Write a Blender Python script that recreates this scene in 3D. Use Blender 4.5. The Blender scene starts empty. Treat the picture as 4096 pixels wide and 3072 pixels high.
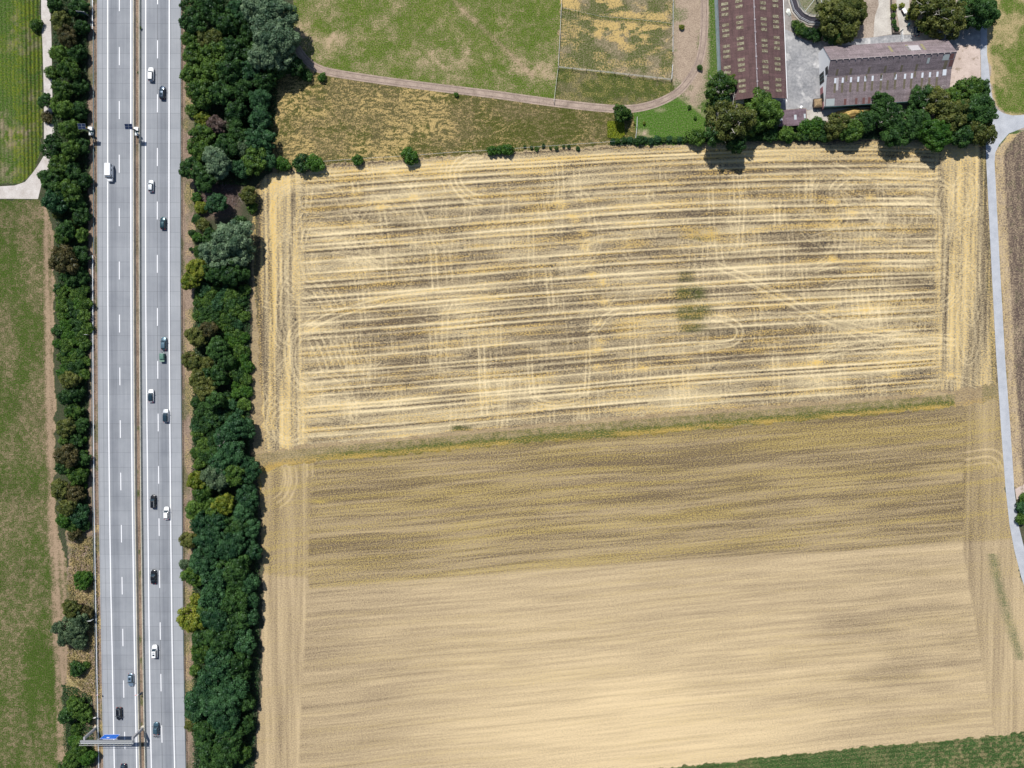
import bpy, bmesh, math, random
import numpy as np
from mathutils import Vector, Matrix

random.seed(7)
RNG = np.random.RandomState(11)
scene = bpy.context.scene
COL = scene.collection

# ------------------------------------------------------------------ camera geometry
H = 242.3
F = 2840.0
AL = math.radians(-1.545)
CA, SA = math.cos(AL), math.sin(AL)

def P(px, py, z=0.0):
    """ground (or height z) point that the photograph shows at pixel px,py of 4096x3072"""
    u = (px - 2048.0) / F
    v = -(py - 1536.0) / F
    dy = v * CA + SA
    dz = v * SA - CA
    t = (z - H) / dz
    return (u * t, dy * t, z)

def PV(px, py, z=0.0):
    return Vector(P(px, py, z))

def inv(X, Y):
    yc = Y * CA - H * SA
    zc = -Y * SA - H * CA
    return 2048.0 + F * X / (-zc), 1536.0 - F * yc / (-zc)

# ------------------------------------------------------------------ helpers
def link(o, parent=None):
    COL.objects.link(o)
    if parent is not None:
        o.parent = parent
    return o

def tag(o, label=None, cat=None, group=None, kind=None):
    if label: o['label'] = label
    if cat: o['category'] = cat
    if group: o['group'] = group
    if kind: o['kind'] = kind
    return o

def thing(name, label, cat, loc=(0, 0, 0), rz=0.0, group=None):
    o = bpy.data.objects.new(name, None)
    o.empty_display_size = 0.3
    link(o)
    o.location = loc
    o.rotation_euler = (0, 0, rz)
    return tag(o, label, cat, group)

def mesh_obj(name, verts, faces, mat=None, parent=None, smooth=False):
    me = bpy.data.meshes.new(name)
    me.from_pydata([tuple(v) for v in verts], [], faces)
    me.update()
    if mat is not None: me.materials.append(mat)
    if smooth: me.polygons.foreach_set('use_smooth', [True] * len(me.polygons))
    return link(bpy.data.objects.new(name, me), parent)

def np_mesh(name, V, Q, mat=None, nper=4):
    me = bpy.data.meshes.new(name)
    n = len(Q)
    me.vertices.add(len(V)); me.loops.add(n * nper); me.polygons.add(n)
    me.vertices.foreach_set('co', np.asarray(V, np.float32).ravel())
    me.loops.foreach_set('vertex_index', np.asarray(Q, np.int32).ravel())
    me.polygons.foreach_set('loop_start', np.arange(0, n * nper, nper, dtype=np.int32))
    me.polygons.foreach_set('loop_total', np.full(n, nper, np.int32))
    me.update(calc_edges=True)
    if mat is not None: me.materials.append(mat)
    return me

class MB:
    """collects simple shapes into one mesh"""
    def __init__(s): s.v = []; s.f = []
    def add(s, vs, fs):
        b = len(s.v); s.v += [tuple(p) for p in vs]; s.f += [tuple(i + b for i in f) for f in fs]
    def box(s, c, d, M=None):
        x, y, z = d[0] / 2, d[1] / 2, d[2] / 2
        vs = [Vector((sx * x, sy * y, sz * z)) + Vector(c) for sz in (-1, 1) for sy in (-1, 1) for sx in (-1, 1)]
        if M: vs = [M @ p for p in vs]
        s.add(vs, [(0, 2, 3, 1), (4, 5, 7, 6), (0, 1, 5, 4), (2, 6, 7, 3), (0, 4, 6, 2), (1, 3, 7, 5)])
    def tube(s, a, b, r0, r1=None, n=8):
        r1 = r0 if r1 is None else r1
        a, b = Vector(a), Vector(b); d = (b - a).normalized()
        u = d.orthogonal().normalized(); w = d.cross(u)
        vs = []
        for p, r in ((a, r0), (b, r1)):
            for i in range(n):
                t = 2 * math.pi * i / n
                vs.append(p + u * math.cos(t) * r + w * math.sin(t) * r)
        fs = [(i, (i + 1) % n, n + (i + 1) % n, n + i) for i in range(n)]
        fs += [tuple(range(n - 1, -1, -1)), tuple(range(n, 2 * n))]
        s.add(vs, fs)
    def prism(s, outline, z0, z1):
        n = len(outline)
        vs = [(x, y, z0) for x, y in outline] + [(x, y, z1) for x, y in outline]
        fs = [(i, (i + 1) % n, n + (i + 1) % n, n + i) for i in range(n)] + [tuple(range(n - 1, -1, -1)), tuple(range(n, 2 * n))]
        s.add(vs, fs)
    def sweep(s, pts, prof, closed_prof=False):
        """extrude a profile (lateral, z) along a ground polyline"""
        n = len(prof); base = []
        P3 = [Vector(p) for p in pts]
        for i, p in enumerate(P3):
            d = (P3[min(i + 1, len(P3) - 1)] - P3[max(i - 1, 0)]); d.z = 0; d.normalize()
            r = Vector((d.y, -d.x, 0))
            base += [p + r * l + Vector((0, 0, z)) for l, z in prof]
        fs = []
        m = n if closed_prof else n - 1
        for i in range(len(P3) - 1):
            for k in range(m):
                a = i * n + k; b = i * n + (k + 1) % n
                fs.append((a, b, b + n, a + n))
        if closed_prof:
            fs.append(tuple(range(n))); fs.append(tuple((len(P3) - 1) * n + k for k in range(n - 1, -1, -1)))
        s.add(base, fs)
    def build(s, name, mat=None, parent=None, smooth=False):
        o = mesh_obj(name, s.v, s.f, mat, parent, smooth)
        bm = bmesh.new(); bm.from_mesh(o.data); bmesh.ops.recalc_face_normals(bm, faces=bm.faces); bm.to_mesh(o.data); bm.free()
        return o

def sheet(name, poly, z, mat, kind='structure', parent=None, px=True):
    pts = [P(x, y, 0)[:2] for x, y in poly] if px else poly
    bm = bmesh.new()
    vs = [bm.verts.new((x, y, z)) for x, y in pts]
    f = bm.faces.new(vs)
    bm.normal_update()
    if f.normal.z < 0: f.normal_flip()
    bmesh.ops.triangulate(bm, faces=bm.faces[:])
    me = bpy.data.meshes.new(name); bm.to_mesh(me); bm.free(); me.materials.append(mat)
    o = link(bpy.data.objects.new(name, me), parent)
    if kind: o['kind'] = kind
    return o

# ------------------------------------------------------------------ materials
def mat_new(name):
    m = bpy.data.materials.new(name); m.use_nodes = True
    nt = m.node_tree; nt.nodes.clear()
    out = nt.nodes.new('ShaderNodeOutputMaterial')
    return m, nt, out

class NT:
    def __init__(s, nt): s.nt = nt
    def n(s, t, **k):
        nd = s.nt.nodes.new(t)
        for a, b in k.items(): setattr(nd, a, b)
        return nd
    def l(s, a, b): s.nt.links.new(a, b)
    def setin(s, sock, v):
        if hasattr(v, 'node'): s.l(v, sock)
        else: sock.default_value = v
    def math(s, op, a, b=None, c=None, clamp=False):
        m = s.n('ShaderNodeMath', operation=op); m.use_clamp = clamp
        s.setin(m.inputs[0], a)
        if b is not None: s.setin(m.inputs[1], b)
        if c is not None: s.setin(m.inputs[2], c)
        return m.outputs[0]
    def mix(s, fac, a, b, blend='MIX'):
        m = s.n('ShaderNodeMix', data_type='RGBA', blend_type=blend)
        s.setin(m.inputs[0], fac)
        s.setin(m.inputs[6], a if hasattr(a, 'node') else (*a, 1))
        s.setin(m.inputs[7], b if hasattr(b, 'node') else (*b, 1))
        return m.outputs[2]
    def noise(s, vec, scale, detail=2.0, rough=0.5, dist=0.0):
        m = s.n('ShaderNodeTexNoise'); m.inputs['Scale'].default_value = scale
        m.inputs['Detail'].default_value = detail; m.inputs['Roughness'].default_value = rough
        m.inputs['Distortion'].default_value = dist
        s.l(vec, m.inputs['Vector']); return m.outputs[0]
    def mapping(s, vec, scale=(1, 1, 1), rot=(0, 0, 0)):
        m = s.n('ShaderNodeMapping'); m.inputs['Scale'].default_value = scale; m.inputs['Rotation'].default_value = rot
        s.l(vec, m.inputs['Vector']); return m.outputs[0]
    def coord(s, which='Object'):
        return s.n('ShaderNodeTexCoord').outputs[which]
    def bsdf(s, out, color, rough=0.8, metal=0.0, spec=0.5, coat=0.0, normal=None):
        b = s.n('ShaderNodeBsdfPrincipled')
        s.setin(b.inputs['Base Color'], color if hasattr(color, 'node') else (*color, 1))
        s.setin(b.inputs['Roughness'], rough); b.inputs['Metallic'].default_value = metal
        b.inputs['Specular IOR Level'].default_value = spec
        b.inputs['Coat Weight'].default_value = coat; b.inputs['Coat Roughness'].default_value = 0.05
        if normal is not None: s.l(normal, b.inputs['Normal'])
        s.l(b.outputs[0], out.inputs[0]); return b
    def bump(s, h, strength=0.5, dist=0.1):
        b = s.n('ShaderNodeBump'); b.inputs['Strength'].default_value = strength; b.inputs['Distance'].default_value = dist
        s.l(h, b.inputs['Height']); return b.outputs[0]

def simple(name, color, rough=0.7, metal=0.0, spec=0.4, coat=0.0, var=0.12, scale=3.0):
    m, nt, out = mat_new(name); N = NT(nt)
    v = N.noise(N.coord(), scale, 3.0, 0.6)
    k = N.math('MULTIPLY_ADD', v, var * 2, 1.0 - var)
    c = N.mix(1.0, color, N.n('ShaderNodeCombineColor').outputs[0], 'MULTIPLY')
    cc = c.node.inputs[7].links[0].from_node
    for i in range(3): N.l(k, cc.inputs[i])
    N.bsdf(out, c, rough, metal, spec, coat)
    return m

def blotchy(name, c0, c1, c2=None, s1=0.6, s2=4.0, rough=0.85, streak=(1, 1, 1), rot=0.0, bump=0.3, lo=0.35, hi=0.65):
    m, nt, out = mat_new(name); N = NT(nt)
    vec = N.mapping(N.coord(), streak, (0, 0, rot))
    a = N.noise(vec, s1, 4.0, 0.6); b = N.noise(vec, s2, 2.0, 0.6)
    f = N.math('ADD', N.math('MULTIPLY', a, 0.6), N.math('MULTIPLY', b, 0.4))
    f = N.math('DIVIDE', N.math('SUBTRACT', f, lo), hi - lo, clamp=True)
    c = N.mix(f, c0, c1)
    if c2 is not None:
        g = N.noise(vec, s1 * 2.3, 3.0, 0.6)
        g = N.math('DIVIDE', N.math('SUBTRACT', g, 0.56), 0.12, clamp=True)
        c = N.mix(g, c, c2)
    N.bsdf(out, c, rough, 0, 0.2, 0, N.bump(b, bump, 0.05))
    return m

def ground_mat(name, soil, straw, green, gold, n1=(2.4, 0.55), n2=(0.55, 0.25), aniso=(1, 1, 1), rot=0.0, cracks=0.0, gnoise=0.6, bump=0.4):
    m, nt, out = mat_new(name); N = NT(nt)
    at = N.n('ShaderNodeAttribute'); at.attribute_name = 'mask'
    sep = N.n('ShaderNodeSeparateColor'); N.l(at.outputs['Color'], sep.inputs[0])
    co = N.coord()
    vec = N.mapping(co, aniso, (0, 0, rot))
    a0 = N.noise(vec, n1[0], 2.0, 0.8)
    a = N.math('MULTIPLY_ADD', N.math('SUBTRACT', a0, 0.5), 1.9, 0.5)
    b = N.noise(vec, n2[0], 2.0, 0.6, 0.3)
    e = N.math('MULTIPLY_ADD', N.math('SUBTRACT', N.noise(co, 2.3, 3.0, 0.75), 0.5), 1.7, 0.5)
    t = N.math('MULTIPLY_ADD', N.math('SUBTRACT', a, 0.5), n1[1] * 2.2, sep.outputs[0])
    t = N.math('MULTIPLY_ADD', N.math('SUBTRACT', b, 0.5), n2[1] * 2.2, t, clamp=True)
    c = N.mix(t, soil, straw)
    g = N.math('MULTIPLY_ADD', N.math('SUBTRACT', e, 0.5), gnoise * 2.4, N.math('MULTIPLY_ADD', sep.outputs[1], 0.95, -0.02))
    g = N.math('MULTIPLY', g, N.math('MULTIPLY', sep.outputs[1], 6.0, clamp=True), clamp=True)
    gd = N.noise(co, 3.1, 2.0, 0.7)
    gcol = N.mix(N.math('DIVIDE', N.math('SUBTRACT', gd, 0.36), 0.28, clamp=True), tuple(x * 0.42 for x in green), tuple(x * 1.5 for x in green))
    c = N.mix(g, c, gcol)
    y = N.math('MULTIPLY_ADD', N.math('SUBTRACT', a, 0.5), 2.0, N.math('MULTIPLY_ADD', sep.outputs[2], 0.95, -0.08))
    y = N.math('MULTIPLY', y, N.math('MULTIPLY', sep.outputs[2], 6.0, clamp=True), clamp=True)
    c = N.mix(y, c, gold)
    if cracks > 0:
        vo = N.n('ShaderNodeTexVoronoi', feature='DISTANCE_TO_EDGE'); vo.inputs['Scale'].default_value = 0.62
        wv = N.n('ShaderNodeVectorMath', operation='ADD')
        nn = N.n('ShaderNodeTexNoise'); nn.inputs['Scale'].default_value = 1.3; N.l(co, nn.inputs['Vector'])
        N.l(co, wv.inputs[0]); N.l(nn.outputs[1], wv.inputs[1]); N.l(wv.outputs[0], vo.inputs['Vector'])
        k = N.math('SUBTRACT', 1.0, N.math('DIVIDE', vo.outputs[0], 0.055), clamp=True)
        bare = N.math('MULTIPLY', N.math('SUBTRACT', 0.62, t), 2.2, clamp=True)
        reg = N.math('DIVIDE', N.math('SUBTRACT', N.noise(co, 0.16, 2.0), 0.44), 0.12, clamp=True)
        k = N.math('MULTIPLY', N.math('MULTIPLY', k, bare), N.math('MULTIPLY', reg, cracks), clamp=True)
        c = N.mix(k, c, (0.03, 0.03, 0.035))
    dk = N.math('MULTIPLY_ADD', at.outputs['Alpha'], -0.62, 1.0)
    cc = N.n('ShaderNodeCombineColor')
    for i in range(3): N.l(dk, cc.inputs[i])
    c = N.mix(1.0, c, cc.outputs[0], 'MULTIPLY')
    N.bsdf(out, c, 0.95, 0, 0.1, 0, N.bump(a, bump, 0.12))
    return m

def leaf_mat(name, col, col2, hue_var=0.35, transl=0.25):
    m, nt, out = mat_new(name); N = NT(nt)
    oi = N.n('ShaderNodeObjectInfo'); ge = N.n('ShaderNodeNewGeometry')
    nz = N.noise(N.coord(), 1.9, 2.0, 0.6)
    f = N.math('ADD', N.math('MULTIPLY', ge.outputs['Random Per Island'], 0.5), N.math('MULTIPLY', N.math('SUBTRACT', nz, 0.40), 2.2))
    f = N.math('ADD', f, N.math('MULTIPLY', N.math('SUBTRACT', oi.outputs['Random'], 0.5), hue_var), clamp=True)
    c = N.mix(f, col, col2)
    d = N.n('ShaderNodeBsdfDiffuse'); N.l(c, d.inputs[0])
    tr = N.n('ShaderNodeBsdfTranslucent'); N.l(c, tr.inputs[0])
    gl = N.n('ShaderNodeBsdfGlossy'); gl.inputs['Roughness'].default_value = 0.45; gl.inputs[0].default_value = (0.8, 0.9, 1.0, 1)
    mx = N.n('ShaderNodeMixShader'); mx.inputs[0].default_value = transl
    N.l(d.outputs[0], mx.inputs[1]); N.l(tr.outputs[0], mx.inputs[2])
    m2 = N.n('ShaderNodeMixShader'); m2.inputs[0].default_value = 0.035
    N.l(mx.outputs[0], m2.inputs[1]); N.l(gl.outputs[0], m2.inputs[2]); m2.inputs[0].default_value = 0.012
    N.l(m2.outputs[0], out.inputs[0])
    return m

LEAF = {
 'd': leaf_mat('leaf_dark_green', (0.010, 0.036, 0.010), (0.075, 0.160, 0.038)),
 'm': leaf_mat('leaf_mid_green', (0.018, 0.056, 0.010), (0.14, 0.24, 0.042)),
 'o': leaf_mat('leaf_olive', (0.042, 0.064, 0.014), (0.20, 0.215, 0.055)),
 'y': leaf_mat('leaf_yellow_green', (0.07, 0.12, 0.01), (0.30, 0.32, 0.045)),
 's': leaf_mat('leaf_silver_green', (0.045, 0.095, 0.05), (0.25, 0.35, 0.20)),
 't': leaf_mat('leaf_blue_green', (0.010, 0.040, 0.016), (0.075, 0.175, 0.065)),
 'k': leaf_mat('leaf_grey_green', (0.03, 0.062, 0.03), (0.165, 0.235, 0.12)),
 'b': leaf_mat('leaf_brown_green', (0.034, 0.042, 0.014), (0.15, 0.125, 0.05)),
 'g': leaf_mat('leaf_bright_green', (0.022, 0.075, 0.010), (0.10, 0.21, 0.03)),
 'r': leaf_mat('dry_twigs', (0.06, 0.045, 0.035), (0.20, 0.14, 0.12)),
}
M = {
 'bark': blotchy('bark', (0.07, 0.055, 0.04), (0.16, 0.13, 0.10), s1=1.5, s2=9),
 'whitebark': simple('pale_bark', (0.5, 0.47, 0.42), 0.8),
 'white_line': simple('white_road_paint', (0.80, 0.81, 0.84), 0.6, var=0.12, scale=2.0),
 'steel': simple('galvanised_steel', (0.36, 0.40, 0.43), 0.5, 0.4, var=0.15),
 'steel_dark': simple('weathered_steel', (0.12, 0.17, 0.19), 0.55, 0.4, var=0.2),
 'steel_bright': simple('bright_galvanised_steel', (0.80, 0.83, 0.86), 0.5, 0.2, var=0.05),
 'barrier': blotchy('barrier_concrete', (0.42, 0.40, 0.34), (0.66, 0.62, 0.52), s1=0.5, s2=4),
 'white': simple('white_paint', (0.82, 0.82, 0.82), 0.4, var=0.04),
 'blue_sign': simple('blue_sign_sheet', (0.002, 0.13, 0.62), 0.4, var=0.05),
 'red': simple('red_sheet', (0.55, 0.03, 0.02), 0.5),
 'black': simple('black_plastic', (0.012, 0.012, 0.014), 0.5),
 'rubber': simple('tyre_rubber', (0.02, 0.02, 0.021), 0.85),
 'rim': simple('alloy_rim', (0.45, 0.46, 0.48), 0.3, 0.8),
 'glass': simple('vehicle_glass', (0.012, 0.03, 0.045), 0.06, 0.0, 0.9, coat=0.6, var=0.02),
 'lens': simple('clear_lamp_lens', (0.7, 0.72, 0.75), 0.15, 0.3, 0.8),
 'taillens': simple('red_lamp_lens', (0.4, 0.01, 0.01), 0.2, 0.0, 0.8),
 'solar': simple('solar_cells', (0.012, 0.02, 0.055), 0.18, 0.0, 0.8, coat=0.5),
 'amber': simple('amber_lens', (0.8, 0.4, 0.02), 0.3),
 'wood': blotchy('weathered_wood', (0.16, 0.12, 0.09), (0.34, 0.28, 0.22), s1=2, s2=12),
 'tape': simple('white_fence_tape', (0.62, 0.63, 0.64), 0.6),
}
# ------------------------------------------------------------------ ground raster on a world grid
D = 0.31
X0, X1, Y0, Y1 = -197.0, 197.0, -163.0, 151.0
NX = int((X1 - X0) / D) + 1; NY = int((Y1 - Y0) / D) + 1
gx = X0 + np.arange(NX) * D; gy = Y0 + np.arange(NY) * D
GX, GY = np.meshgrid(gx.astype(np.float32), gy.astype(np.float32))
PX, PY = inv(GX, GY)
PX = PX.astype(np.float32); PY = PY.astype(np.float32)
SH = GX.shape
_lat = RNG.rand(1024, 1024).astype(np.float32)
_lf = _lat.ravel()

def vn(x, y, sx, sy=None, seed=0):
    sy = sx if sy is None else sy
    x = (np.asarray(x, np.float32) / np.float32(sx) + np.float32((37.3 * seed) % 1024)); y = (np.asarray(y, np.float32) / np.float32(sy) + np.float32((91.7 * seed) % 1024))
    xf = np.floor(x); yf = np.floor(y)
    fx = x - xf; fy = y - yf
    fx = fx * fx * (3 - 2 * fx); fy = fy * fy * (3 - 2 * fy)
    xi = xf.astype(np.int32) & 1023; yi = (yf.astype(np.int32) & 1023) << 10
    x1 = (xi + 1) & 1023; y1 = (yi + 1024) & 1048575
    a = _lf.take(yi + xi); b = _lf.take(yi + x1); c = _lf.take(y1 + xi); d = _lf.take(y1 + x1)
    a = a + (b - a) * fx; c = c + (d - c) * fx
    return a + (c - a) * fy

def fbm(x, y, s, seed=0, oct=3, sy=None):
    sy = s if sy is None else sy
    r = 0; amp = 1; tot = 0
    for i in range(oct):
        r = r + amp * vn(x, y, s / 2 ** i, sy / 2 ** i, seed + i * 7); tot += amp; amp *= 0.55
    return r / tot

def sstep(a, b, x):
    t = np.clip((x - a) / (b - a), 0, 1); return t * t * (3 - 2 * t)

def inpoly(px, py, poly):
    r = np.zeros(px.shape, bool); n = len(poly)
    for i in range(n):
        x0, y0 = poly[i]; x1, y1 = poly[(i + 1) % n]
        if y0 == y1: continue
        c = ((y0 > py) != (y1 > py)) & (px < (x1 - x0) * (py - y0) / (y1 - y0) + x0)
        r ^= c
    return r

def interp(x, pts):
    return np.interp(x, [p[0] for p in pts], [p[1] for p in pts])

WX = PX + (vn(GX, GY, 2.6, seed=3) - 0.5) * 14 + (vn(GX, GY, 0.8, seed=5) - 0.5) * 8
WY = PY + (vn(GX, GY, 2.6, seed=4) - 0.5) * 12 + (vn(GX, GY, 0.8, seed=6) - 0.5) * 8

track_c = [(1175, 150), (1189, 194), (1234, 249), (1298, 283), (1423, 306), (1597, 331), (1796, 356), (1994, 380), (2099, 395), (2249, 415), (2398, 431), (2497, 436), (2572, 428), (2646, 405), (2711, 368), (2756, 318), (2791, 259), (2808, 199), (2816, 124), (2818, 0), (2819, -400)]
stub_top = [(1000, 780), (1060, 700), (1200, 668), (1650, 638), (2000, 614), (2200, 603), (2435, 588), (2800, 572), (3100, 562), (3500, 560), (3900, 575), (4000, 600)]
stub_bot = [(1000, 1800), (1249, 1777), (1600, 1748), (2100, 1702), (2600, 1657), (3100, 1620), (3500, 1590), (3820, 1562), (4000, 1530)]
seed_top = [(1000, 1905), (1110, 1868), (1249, 1848), (1597, 1821), (2100, 1773), (2597, 1738), (3100, 1693), (3429, 1664), (3819, 1630), (4005, 1600)]
seed_bot = [(1000, 3240), (2300, 3112), (2714, 3066), (3305, 3003), (4096, 2933), (4600, 2880)]
road_l = [(566, 3943), (650, 3945), (1073, 3966), (1396, 3983), (1729, 4005), (1954, 4022), (2100, 4038), (2200, 4057), (2313, 4086), (2500, 4150), (3072, 4400)]
road_r = [(510, 4096), (534, 4035), (578, 3997), (610, 3981), (648, 3978), (1073, 4000), (1446, 4021), (1694, 4040), (1954, 4057), (2100, 4074), (2162, 4089), (2300, 4125), (2500, 4190), (3072, 4440)]

polys = [
 ('crop_field', [(-500, -500), (150, -500), (158, 0), (167, 200), (166, 600), (150, 655), (110, 715), (70, 738), (-500, 745)]),
 ('meadow', [(-500, 800), (150, 800), (195, 850), (217, 950), (217, 1400), (222, 2050), (240, 2150), (272, 2300), (264, 2700), (250, 2790), (262, 2900), (275, 3072), (290, 3600), (-500, 3600)]),
 ('pasture', [(1160, -500), (2248, -500), (2246, 0), (2232, 270), (2215, 412), (2099, 395), (1796, 356), (1423, 306), (1298, 283), (1234, 249), (1170, 180)]),
 ('paddock', [(2247, -500), (2690, -500), (2688, 325), (2232, 272)]),
 ('paddock_edge', [(2232, 272), (2688, 325), (2711, 368), (2646, 405), (2572, 428), (2497, 436), (2398, 431), (2215, 412)]),
 ('barn_verge', [(2690, -500), (2900, -500), (2895, 430), (2835, 470), (2745, 405), (2711, 368), (2688, 325)]),
 ('rough_grass', [(1100, 310), (1298, 283), (1423, 306), (1597, 331), (1796, 356), (2099, 395), (2398, 431), (2497, 436), (2530, 440), (2545, 575), (2435, 580), (1950, 614), (1650, 636), (1290, 660), (1105, 700), (1080, 500)]),
 ('lawn', [(2530, 440), (2572, 428), (2646, 405), (2711, 368), (2745, 405), (2835, 470), (2800, 575), (2545, 580)]),
 ('stubble_field', [(1012, 1000), (1012, 780)] + stub_top[1:-1] + [(3946, 590), (3945, 650), (3966, 1073), (3983, 1396), (3992, 1535)] + stub_bot[::-1][1:-1] + [(1055, 1812), (1040, 1500)]),
 ('ploughed_field', [(4035, 540), (4600, 380), (4600, 1940), (4057, 1955), (4021, 1446), (4000, 1073), (3978, 648), (3981, 610), (3997, 578)]),
 ('pasture_east', [(3946, -500), (3948, 221), (3962, 348), (3978, 421), (4016, 456), (4096, 462), (4600, 430), (4600, -500)]),
 ('green_crop', [(2300, 3112), (2714, 3066), (3305, 3003), (4096, 2933), (4600, 2880), (4600, 3700), (2300, 3700)]),
 ('seeded_field', [(1040, 1905), (1110, 1868)] + seed_top[2:] + [(4022, 1954), (4057, 2200), (4086, 2313), (4150, 2500), (4400, 3072), (4600, 3300), (4600, 2880), (4096, 2933), (3305, 3003), (2714, 3066), (2300, 3112), (2300, 3700), (1010, 3700), (1020, 3072), (1048, 2700), (1052, 2300), (1044, 2000)]),
]
CLS = np.zeros(SH, np.int8)   # 0 = not set
names = ['verge', 'belt_floor', 'farm_ground', 'field_margin']
# defaults
beltR_edge = np.interp(WY, [-400, 150, 300, 650, 760, 1000, 1500, 1850, 2000, 2300, 2700, 3072, 3600], [1200, 1200, 1115, 1105, 1020, 1008, 1003, 1010, 1044, 1052, 1048, 1020, 1010])
CLS[:] = 3
CLS[(WX < beltR_edge)] = 1
vL = np.interp(WY, [-400, 0, 2050, 2130, 2250, 2600, 2750, 3072, 3600], [352, 352, 358, 262, 268, 262, 262, 345, 350])
CLS[(WX > vL) & (WX < 778)] = 0
CLS[(WX > 2700) & (WY < 590)] = 2
CLS[(WX > 4020) & (WY > 1950)] = 1
for nm, pl in polys:
    names.append(nm)
    CLS[inpoly(WX, WY, pl)] = len(names) - 1
IDX = {n: i for i, n in enumerate(names)}

S = np.full(SH, 0.5); G = np.zeros(SH); Yc = np.zeros(SH); K = np.zeros(SH)

def w2i(p): return (p[0] - X0) / D, (p[1] - Y0) / D

def stroke(arr, pts, width=0.5, amp=0.4, mode='max'):
    """soft line painted on the world grid; pts in photo pixels"""
    w = [w2i(P(x, y)) for x, y in pts]
    r = width / D
    for (ax, ay), (bx, by) in zip(w[:-1], w[1:]):
        x0 = int(max(0, min(ax, bx) - 3 * r)); x1 = int(min(NX, max(ax, bx) + 3 * r + 2))
        y0 = int(max(0, min(ay, by) - 3 * r)); y1 = int(min(NY, max(ay, by) + 3 * r + 2))
        if x1 <= x0 or y1 <= y0: continue
        yy, xx = np.mgrid[y0:y1, x0:x1]
        dx, dy = bx - ax, by - ay; L2 = dx * dx + dy * dy + 1e-9
        t = np.clip(((xx - ax) * dx + (yy - ay) * dy) / L2, 0, 1)
        d = np.hypot(xx - ax - t * dx, yy - ay - t * dy)
        v = amp * np.exp(-(d / r) ** 2)
        sub = arr[y0:y1, x0:x1]
        if amp >= 0: np.maximum(sub, v, out=sub)
        else: np.minimum(sub, v, out=sub)

def curve(pts, n=8):
    """Catmull-Rom through pixel points"""
    out = []
    p = [pts[0]] + list(pts) + [pts[-1]]
    for i in range(1, len(p) - 2):
        for k in range(n):
            t = k / n
            q = []
            for c in (0, 1):
                a, b, cc, d = p[i - 1][c], p[i][c], p[i + 1][c], p[i + 2][c]
                q.append(0.5 * (2 * b + (cc - a) * t + (2 * a - 5 * b + 4 * cc - d) * t * t + (3 * b - a - 3 * cc + d) * t ** 3))
            out.append(tuple(q))
    out.append(pts[-1])
    return out

def offset(pts, d):
    o = []
    for i, (x, y) in enumerate(pts):
        a = pts[max(i - 1, 0)]; b = pts[min(i + 1, len(pts) - 1)]
        dx, dy = b[0] - a[0], b[1] - a[1]; L = math.hypot(dx, dy) + 1e-9
        o.append((x - dy / L * d, y + dx / L * d))
    return o

def twin(arr, pts, sep=22, width=0.33, amp=0.35, n=8, extra=0):
    c = curve(pts, n)
    for k in [-0.5, 0.5] + ([1.5] if extra > 0 else []) + ([2.5] if extra > 1 else []):
        stroke(arr, offset(c, k * sep), width, amp)

# --- stubble field
top = interp(PX, stub_top); bot = interp(PX, stub_bot)
T = np.clip((PY - top) / (bot - top), -0.2, 1.2)
wob = (vn(GX, GY, 45, 14, seed=9) - 0.5) * 0.005
Tw = T + wob
LONG = fbm(GX, Tw * 95, 30, seed=21, sy=0.9)
LONG2 = fbm(GX, Tw * 95, 14, seed=22, sy=1.6)
PATCH = fbm(GX, Tw * 95, 20, seed=23, sy=6)
s = 0.27 + (LONG - 0.5) * 0.52 + (LONG2 - 0.5) * 0.30 + (PATCH - 0.5) * 0.60
yy1995 = [640, 655, 670, 694, 722, 752, 774, 799, 819, 861, 886, 923, 943, 988, 1038, 1068, 1090, 1132, 1152, 1187, 1204, 1235, 1271, 1294, 1330, 1351, 1378, 1432, 1449, 1472, 1499, 1522, 1564, 1579, 1599, 1655, 1683]
t0, t1 = np.interp(1995, *zip(*stub_top)), np.interp(1995, *zip(*stub_bot))
rb = random.Random(3); SF = CLS == IDX['stubble_field']
for y in yy1995:
    ti = (y - t0) / (t1 - t0); a = rb.uniform(0.28, 0.6); sg = rb.uniform(0.0022, 0.0046)
    q = np.nonzero((np.abs(Tw - ti) < .022) & SF); gx_, gy_2, tw_ = GX[q], GY[q], Tw[q]
    mod = 0.65 + 0.65 * vn(gx_, gy_2, 34, 500, seed=int(y))
    s[q] += a * mod * np.exp(-((tw_ - ti - (vn(gx_, gy_2 * 0, 40, seed=int(y) + 1) - 0.5) * 0.003) / sg) ** 2)
    if rb.random() < 0.75:
        s[q] -= 0.40 * mod * np.exp(-((tw_ - ti - 0.0085) / 0.0026) ** 2) * (vn(gx_, gy_2, 30, 400, seed=int(y) + 5) > 0.38)
inner = sstep(1170, 1260, PX) * (1 - sstep(3700, 3790, PX))
VERT = fbm(GX, GY, 0.8, seed=31, sy=26); VERT2 = fbm(GX, GY, 2.4, seed=32, sy=40)
hl = 0.40 + (VERT - 0.5) * 0.95 + (VERT2 - 0.5) * 0.5
s = s * inner + hl * (1 - inner)
s += 0.22 * np.exp(-((T - 0.04) / 0.03) ** 2)           # straw along the top headland
s += 0.10 * sstep(0.75, 1.0, T) * inner
tr = np.zeros(SH)
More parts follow.
